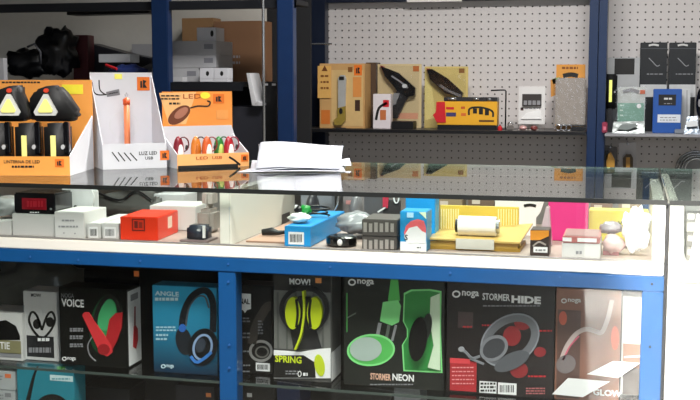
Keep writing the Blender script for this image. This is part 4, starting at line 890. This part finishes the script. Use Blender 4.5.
def card_pack(name, label, x0, x1, yt, Y, m, tilt=0):
    p = atY(x0, yt + 20, Y); t = thing(name, label, 'blister pack', (p.x, Y, zt)); f = Face(t)
    S().box(0, f.lp(x1, yt + 20)[0], 0, .004, 0, f.lp((x0 + x1) / 2, yt)[1]).build('backing_card', m, t, .0015)
    return t, f
t, f = card_pack('glue_gun_pack', 'yellow blister card holding a black glue gun', 377.5, 421.5, 64, 5.26, YC)
f.rect('logo_square', 413, 66, 419, 71.5, mat('#b5652a', .5), 1); f.rect('pink_patch', 398, 113, 418, 119, mat('#d99a7a', .5), 1)
g = f.poly('barrel', [(382.5, 66.5), (387, 68), (400, 73), (410, 82), (416.5, 88), (416, 95), (409, 97), (399, 92), (393, 84), (386, 76)], GLOSSBLACK, 1, th=.03)
f.poly('nozzle', [(381, 65.5), (384, 66), (387, 69.5), (385, 74)], mat('#7a1f1c', .4), 1, th=.024); f.poly('handle', [(398, 90), (409, 96), (403, 108), (398, 118), (391, 118), (391, 111), (394, 102)], mat('#1a1a1d', .35), 1, th=.026)
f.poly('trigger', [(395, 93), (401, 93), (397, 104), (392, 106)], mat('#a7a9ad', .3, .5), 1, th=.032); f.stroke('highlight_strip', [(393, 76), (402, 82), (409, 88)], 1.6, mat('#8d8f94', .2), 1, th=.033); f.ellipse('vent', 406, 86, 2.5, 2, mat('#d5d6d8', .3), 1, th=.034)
S().box(f.lp(378.5, 90)[0], f.lp(420.5, 90)[0], -.042, -.040, .012, f.lp(400, 66)[1]).build('clear_bubble', FILM, t)
t, f, wd, ht, _ = sbox('small_box', 'small white and red carton in front of the glue gun pack', 'box', 373, 390.5, 94, 5.12, .05, mat('#d8cfd2', .45))
f.stroke('printed_tool', [(376, 120), (379, 108), (387, 103)], 2.5, INKBLACK, 1); f.rect('red_patch', 383, 100, 389, 107, RED, 1); f.rect('amber_patch', 380, 110, 386, 120, mat('#b96a3a', .5), 1)
t, f, wd, ht, _ = sbox('black_tray', 'long flat black case lying before the glue gun pack', 'case', 391.5, 413, 121.5, 5.11, .09, BLACK)
t, f = card_pack('cutter_pack', 'yellow blister card holding a black snap cutter', 424.5, 468, 66.5, 5.27, mat('#cdb770', .45, 0, .1, 10))
f.rect('logo_square', 459, 68.5, 464.5, 73, mat('#8a5a20', .5), 1)
f.poly('tool_body', [(428, 69.5), (433, 69), (448, 78), (458, 87), (464, 93), (463, 97), (448, 94), (438, 86), (431, 79)], GLOSSBLACK, 1, th=.03); f.poly('tool_tip', [(427, 68.5), (430, 68.5), (434, 72), (430, 76)], mat('#8a2420', .4), 1, th=.022)
f.stroke('tool_blade', [(441, 85), (450, 91), (462, 96)], 2.5, SILVER, 1, th=.033); f.poly('printed_pale', [(425, 78), (432, 88), (436, 118), (425, 120)], mat('#e5d488', .5), 1)
S().box(f.lp(425.5, 90)[0], f.lp(467, 90)[0], -.040, -.038, .012, f.lp(446, 68)[1]).build('clear_bubble', FILM, t)
t, f, wd, ht, _ = sbox('socket_set', 'wide yellow and red carton with a tool set print', 'box', 437, 497, 101.5, 5.13, .08, mat('#e0a526', .45, 0, .06, 12), 0, SHZ + .022)
S().box(.002, wd - .002, .002, .078, -.0215, -.0004).build('plinth', BLACK, t)
S().box(.03, wd, .004, .076, ht + .0004, ht + .02).build('clear_lid', mat('#3c3c3e', .25, .3, .3, 60, .3), t, .002); S().tube([(.05, 0, ht + .011), (.09, 0, ht + .012)], .007).tube([(wd * .6, 0, ht + .011), (wd * .7, 0, ht + .013)], .006).tube([(wd * .84, 0, ht + .01), (wd * .9, 0, ht + .011)], .006).build('chrome_sockets', SILVER, t, smooth=True)
f.poly('red_end', [(436.5, 102), (445, 101.8), (446, 122.5), (437, 122.5), (433, 115), (436, 112)], RED, 1, th=.004); f.rect('blue_band', 446, 112.5, 456, 116.5, mat('#3a3566', .5), 1); f.rect('red_band', 446, 107, 454, 109.5, RED, 1); f.rect('red_band', 461, 106.5, 465, 109, mat('#b8501f', .5), 1); f.rect('red_band', 461, 113, 466, 116, mat('#d06a2a', .5), 1)
f.stroke('printed_tools', [(469, 115), (470, 108.5), (481, 107.5), (492, 111), (493, 117)], 2, INKBLACK, 1)
for x in (473, 479, 485): f.rect('printed_tool', x, 108.5, x + 4, 113.5 + (x - 473) * .15, INKBLACK, 2)
f.rect('dark_mark', 479, 120, 494, 122, mat('#5a3a12', .5), 1)
t = thing('wire_bracket', 'thin black wire bracket standing by the tool set carton', 'bracket', (atY(506, 128, 5.2).x, 5.2, zt)); f = Face(t)
a, zt2 = f.lp(506, 90); b, zt3 = f.lp(491, 90.5)
S().tube([(a, 0, 0), (a, 0, zt2 - .006), (a - .004, 0, zt2 - .001), (a - .012, 0, zt2), (b, 0, zt3)], .0035).build('wire', BLACK, t, smooth=True)
S().box(a - .02, a + .01, -.02, .02, 0, .004).build('foot', DARK, t)
t = thing('padlock', 'small grey padlock by the wire bracket foot', 'padlock', (atY(510, 128, 5.12).x, 5.12, zt)); f = Face(t)
S().box(-.016, .016, 0, .014, 0, .024).build('body', mat('#77716d', .4, .3), t, .004); S().tube([(.010 * math.cos(a), .007, .024 + .014 * math.sin(a)) for a in [math.pi * i / 8 for i in range(9)]], .003).build('shackle', SILVER, t, smooth=True)
t = thing('bottle_stopper', 'small red cap beside the tool set carton', 'stopper', (atY(500, 128, 5.13).x, 5.13, zt)); S().tube([(0, 0, 0), (0, 0, .014), (0, 0, .02)], [.011, .011, .006], 14).build('body', RED, t); S().tube([(0, 0, .0202), (0, 0, .026)], .004, 10).build('knob', mat('#8a1a20', .4), t)
# calculator card
t, f = card_pack('multimeter_pack', 'white card pack with a small black instrument', 518.5, 545, 92, 5.2, mat('#dcdad9', .45, 0, .03))
t.location.z += .026; f = Face(t)
S().box(.0, f.lp(545, 110)[0], -.01, .03, -.0262, -.0005).build('stand', FILM, t)
g = f.rect('instrument', 522.5, 94, 541.5, 106, mat('#3a3433', .35), 1, th=.012)
f5 = Face(t, -.012)
for i in range(4):
    f5.rect('key', 523.8 + i * 4.4, 100.5, 527 + i * 4.4, 105, INKGREY, 1, g, .003)
f.poly('white_flap', [(521, 119), (526, 113), (540, 110), (541.5, 119)], INKWHITE, 1, th=.006); f.lines('printing', 521, 540, [109], 1.2, INKGREY, 1); f.rect('dark_mark', 520.5, 107.5, 523.5, 110.5, mat('#4a3030', .5), 1)
for k, (px, hx, lab) in enumerate(((523, '#b98f8c', 'pinkish plastic piece under the white card pack'), (534, '#7a3a38', 'dark red plastic piece under the white card pack'))):
    t = thing('plastic_piece', lab, 'part', (atY(px, 128, 5.12).x, 5.12, zt)); S().blob((0, 0, .012), .018, .014, .012, .4, 50 + k, 14, 9).build('body', mat(hx, .3), t, smooth=True); S().tube([(-.02, 0, .004), (.02, -.004, .005)], .003, 6).build('stem', mat('#b8a9a6', .3), t)
# clear bag pack
t, f = card_pack('cable_pack', 'clear bag pack with orange header beside the blue upright', 556, 585, 64.5, 5.26, mat('#d8953e', .45, 0, .1, 12))
f.lines('printing', 562, 578, [69], 2.2, mat('#7d4512', .5), 1); f.stroke('hang_hole', [(563, 76), (571, 74.5), (578, 76)], 4.5, INKBLACK, 1); f.poly('green_patch', [(552, 79), (560, 77), (560, 84), (553, 84)], mat('#7ba353', .5), 1)
f.poly('orange_side', [(550.5, 80), (556, 78), (556, 95), (551, 97)], mat('#c98a3a', .5), 1)
S().box(f.lp(556, 100)[0], f.lp(586, 100)[0], -.055, -.002, .02, f.lp(570, 78)[1]).build('clear_bag', mat('#a89f97', .25, 0, .15, 25, .5, .5), t, .007)
S().box(f.lp(554.5, 100)[0], f.lp(587.5, 100)[0], -.058, -.0565, .008, f.lp(570, 77)[1]).build('clear_front', FILM, t)
q = S()
for k, px in enumerate((560, 565, 570)):
    a, _ = f.lp(px, 125); q.tube([(a + .014 * math.cos(b), -.10, .014 + .013 * math.sin(b)) for b in [i * math.pi / 6 for i in range(12)]], .0028, 6, True)
q.build('cable_loops', SILVER, t, smooth=True)
S().box(f.lp(572, 125)[0], f.lp(586, 125)[0], -.11, -.06, 0, .016).build('dark_plug', BLACK, t, .003)

# ------------------------------------------------------------------ right hand shelf
zr_ = SHR + .0003
def rpack(name, label, cat, x0, x1, yt, Y, d, m, rot=0, zb=None, bevel=.002): return pxbox(name, label, cat, x0, x1, yt, Y, zb if zb else zr_, d, m, rot, None, bevel)
t, f, *_ = rpack('cover_card', 'grey card pack with a black square window', 'pack', 607.5, 639.5, 57.5, 5.28, .012, mat('#a9abad', .45))
f.rect('black_window', 614.5, 58.5, 634.5, 74.5, INKBLACK, 1)
t = thing('work_lamp', 'slim black work lamp with glowing yellow strip', 'lamp', (atY(609, 128, 5.18).x, 5.18, zr_)); f = Face(t)
a = f.lp(603.5, 95)[0]; b = f.lp(617, 95)[0]; z1 = f.lp(610, 74)[1]; z0_ = f.lp(610, 109)[1]
S().box(a, b, 0, .03, z0_, z1).build('housing', BLACK, t, .006, True); S().box((a + b) / 2 - .012, (a + b) / 2 + .012, .004, .026, 0, z0_ + .004).build('stand', DARK, t, .002)
f.rect('light_strip', 609, 80, 612, 102, mat('#e9ee7a', .35, emit=.2), 1, th=.003); f.ellipse('button', 614.8, 92, .9, 1.2, INKGREY, 1, th=.003)
for k, (xa, xb, lab) in enumerate(((639.8, 667, 'black hanging carton next to the grey card pack'), (668.8, 696, 'black hanging carton at the far right of the shelf'))):
    t, f, *_ = rpack('black_carton', lab, 'box', xa, xb, 42.5, 5.30, .03, mat('#121315', .4))
    f.rect('grey_base', xa + .3, 84.5, xb - .3, 97, mat('#c3c5c7', .45), 1)
    f.stroke('hang_slot', [(xa + 9, 45.5), (xa + 14, 44.6), (xa + 19, 45.5)], 1.8, mat('#d0d0d0', .5), 1); f.stroke('seam', [(xa, 48.5), (xb, 48.5)], .6, mat('#4a4b50', .4), 1)
    f.stroke('printed_cable', [(xa + 9, 58), (xa + 13, 62), (xa + 17, 66), (xa + 20, 65)], .9, INKGREY, 1); f.lines('printing', xa + 7, xb - 3, [74.5], .9, INKGREY, 1)
t = thing('charger_pack', 'clear pouch with pale green card on the right shelf', 'pack', (atY(617, 128, 5.2).x, 5.2, zr_)); f = Face(t)
S().box(0, f.lp(645, 105)[0], 0, .02, 0, f.lp(630, 87)[1]).build('card', mat('#c0c4c2', .4), t, .002)
f.rect('green_panel', 617.5, 103, 644, 123, mat('#7fa898', .4), 1, th=.004); f.stroke('hang_slot', [(623, 92), (631, 90), (639, 92)], 3.5, INKGREY, 1, th=.003); f.rect('orange_dot', 640, 90, 645, 94, mat('#cc6a48', .5), 1, th=.003); f.lines('printing', 620, 624, [106, 111, 116], 1.4, mat('#cfe0d8', .5), 10)
f.ellipse('logo', 639, 106, 2.3, 2.3, INKWHITE, 1, th=.005)
S().box(-.01, f.lp(646, 105)[0], -.03, -.0285, .01, f.lp(630, 86)[1]).build('clear_front', FILM, t)
t = thing('foil_pack', 'flat silver foil pack before the pale green pouch', 'pack', (atY(612, 133, 5.09).x, 5.09, zr_)); f = Face(t)
S().add([(0, 0, 0), (f.lp(645, 130)[0], 0, 0), (f.lp(645, 130)[0], .05, 0), (0, .05, 0), (.006, .03, .05), (f.lp(644, 130)[0], .03, .055)], [(0, 1, 5, 4), (3, 4, 5, 2), (0, 4, 3), (1, 2, 5), (0, 3, 2, 1)]).build('foil', mat('#858b8a', .3, .5, .25, 40, .6), t)
f.poly('silver_patch', [(617, 129), (622, 124), (636, 124), (638, 126), (628, 130)], mat('#7e8584', .3), 1, th=.004)
t, f, *_ = rpack('blue_carton', 'bright blue carton with black screen print on the right shelf', 'box', 653, 681.5, 89, 5.14, .07, mat('#1c4f9e', .4, 0, .05))
g = f.rect('screen_print', 658.5, 94.5, 676, 105.5, INKBLACK, 1); f.lines('printing', 664, 672, [99.6], 1.8, mat('#c9c9c9', .5), 2, g); f.lines('printing', 664, 672, [104], .8, INKGREY, 2, g); f.rect('white_label', 657.5, 114.5, 680.5, 122.5, mat('#d5dae2', .5), 1); f.lines('printing', 660, 677, [118, 120.5], .9, INKGREY, 2)
t, f, *_ = rpack('white_carton', 'narrow white carton behind the bright blue carton', 'box', 676, 690, 89, 5.24, .04, mat('#c7c9cb', .45)); f.stroke('seam', [(687, 90), (687, 120)], .8, INKGREY, 1)
t = thing('foil_pack', 'crumpled silver pack before the narrow white carton', 'pack', (atY(684, 133, 5.08).x, 5.08, zr_)); f = Face(t)
S().add([(0, 0, 0), (f.lp(700, 130)[0], 0, 0), (f.lp(700, 130)[0], .05, 0), (0, .05, 0), (.012, .03, f.lp(680, 117)[1]), (f.lp(697, 130)[0], .03, f.lp(690, 116)[1])], [(0, 1, 5, 4), (3, 4, 5, 2), (0, 4, 3), (1, 2, 5), (0, 3, 2, 1)]).build('foil', mat('#7a8490', .3, .6, .3, 60, .8), t)
f.poly('white_patch', [(686, 122), (697, 120), (698, 126), (686, 127)], mat('#d8dce0', .35), 1, th=.003)
S().box(-.04, -.002, .0, .05, 0, .02).build('flat_end', mat('#777d88', .3), t, .003)
t = thing('black_mouse', 'round black gadget at the right picture edge', 'gadget', (atY(703, 130, 5.15).x, 5.15, zr_)); f = Face(t)
S().ell((f.lp(703, 102)[0], .03, f.lp(703, 103)[1]), .03, .025, f.lp(703, 86)[1] - f.lp(703, 103)[1]).build('body', GLOSSBLACK, t, smooth=True); S().box(-.02, .03, .01, .05, 0, .06).build('stand', DARK, t, .003); f.ellipse('label', 699.5, 103, 1.5, 4, INKGREY, 1, th=.012)
t = thing('pink_tag', 'small crimson piece at the left end of the right shelf', 'part', (atY(604.5, 133, 5.08).x, 5.08, zr_)); S().box(-.012, .012, 0, .02, 0, .05).build('body', mat('#8a2a44', .45), t, .004); S().box(-.006, .006, -.003, .0, .012, .03).build('tab', mat('#c86a80', .45), t)
# hanging packs under the right shelf
def hang(name, label, pts, Y, m, parts):
    xs = [p[0] for p in pts]; x = sum(xs) / len(xs); p = atY(x, pts[0][1], Y)
    t = thing(name, label, 'pack', (p.x, Y, p.z)); f = Face(t)
    S().prism([f.lp(*q) for q in pts], 0, .012).build('card', m, t, .002)
    hook = f.lp(x, min(p[1] for p in pts) + 2)
    S().tube([(hook[0], -.02, hook[1]), (hook[0], .03, hook[1]), (hook[0], YW + .004 - Y, hook[1] + .004)], .003, 6).build('peg_hook', SILVER, t)
    for nm, q, mm, th in parts: f.poly(nm, q, mm, 1, th=th)
    return t, f
AMB = mat('#b98a3a', .35)
hang('blister_pack', 'pale blister with amber plug hanging under the right shelf', [(618.5, 176), (618.5, 143), (636, 142), (637, 176)], 5.22, mat('#b9b7ba', .35), [('plug', [(623, 172), (623, 158), (626, 154), (631, 154), (633, 158), (633, 172)], mat('#4a3a20', .4), .016), ('amber_core', [(626, 170), (626, 157), (630, 157), (630, 170)], AMB, .022)])
hang('blister_pack', 'dark blister with amber pieces hanging by the blue upright', [(603, 176), (604, 145), (617, 147), (618, 176)], 5.2, mat('#55504e', .35), [('amber_piece', [(607, 172), (606, 155), (611, 152), (615, 160), (614, 172)], AMB, .02), ('dark_piece', [(604, 160), (605, 150), (609, 150), (607, 160)], BLACK, .02)])
t = thing('coil_pack', 'shiny coiled silver cable pack hanging at the right', 'cable', (atY(692, 152, 5.22).x, 5.22, atY(692, 152, 5.22).z)); f = Face(t)
cx, cz = f.lp(696, 168)
q = S()
for k in range(4):
    q.tube([(cx + (.085 - .012 * k) * math.cos(a), -.01 * k, cz + (.075 - .01 * k) * math.sin(a)) for a in [i * math.pi / 12 for i in range(24)]], .006, 6, True)
q.build('coil', SILVER, t, smooth=True); S().prism([f.lp(678, 175), f.lp(684, 155), f.lp(694, 150), f.lp(706, 152), f.lp(706, 180), f.lp(678, 180)], .004, .012).build('card', mat('#8f9092', .35), t); S().tube([(0, 0, 0), (0, .184, .004)], .003, 6).build('peg_hook', SILVER, t)
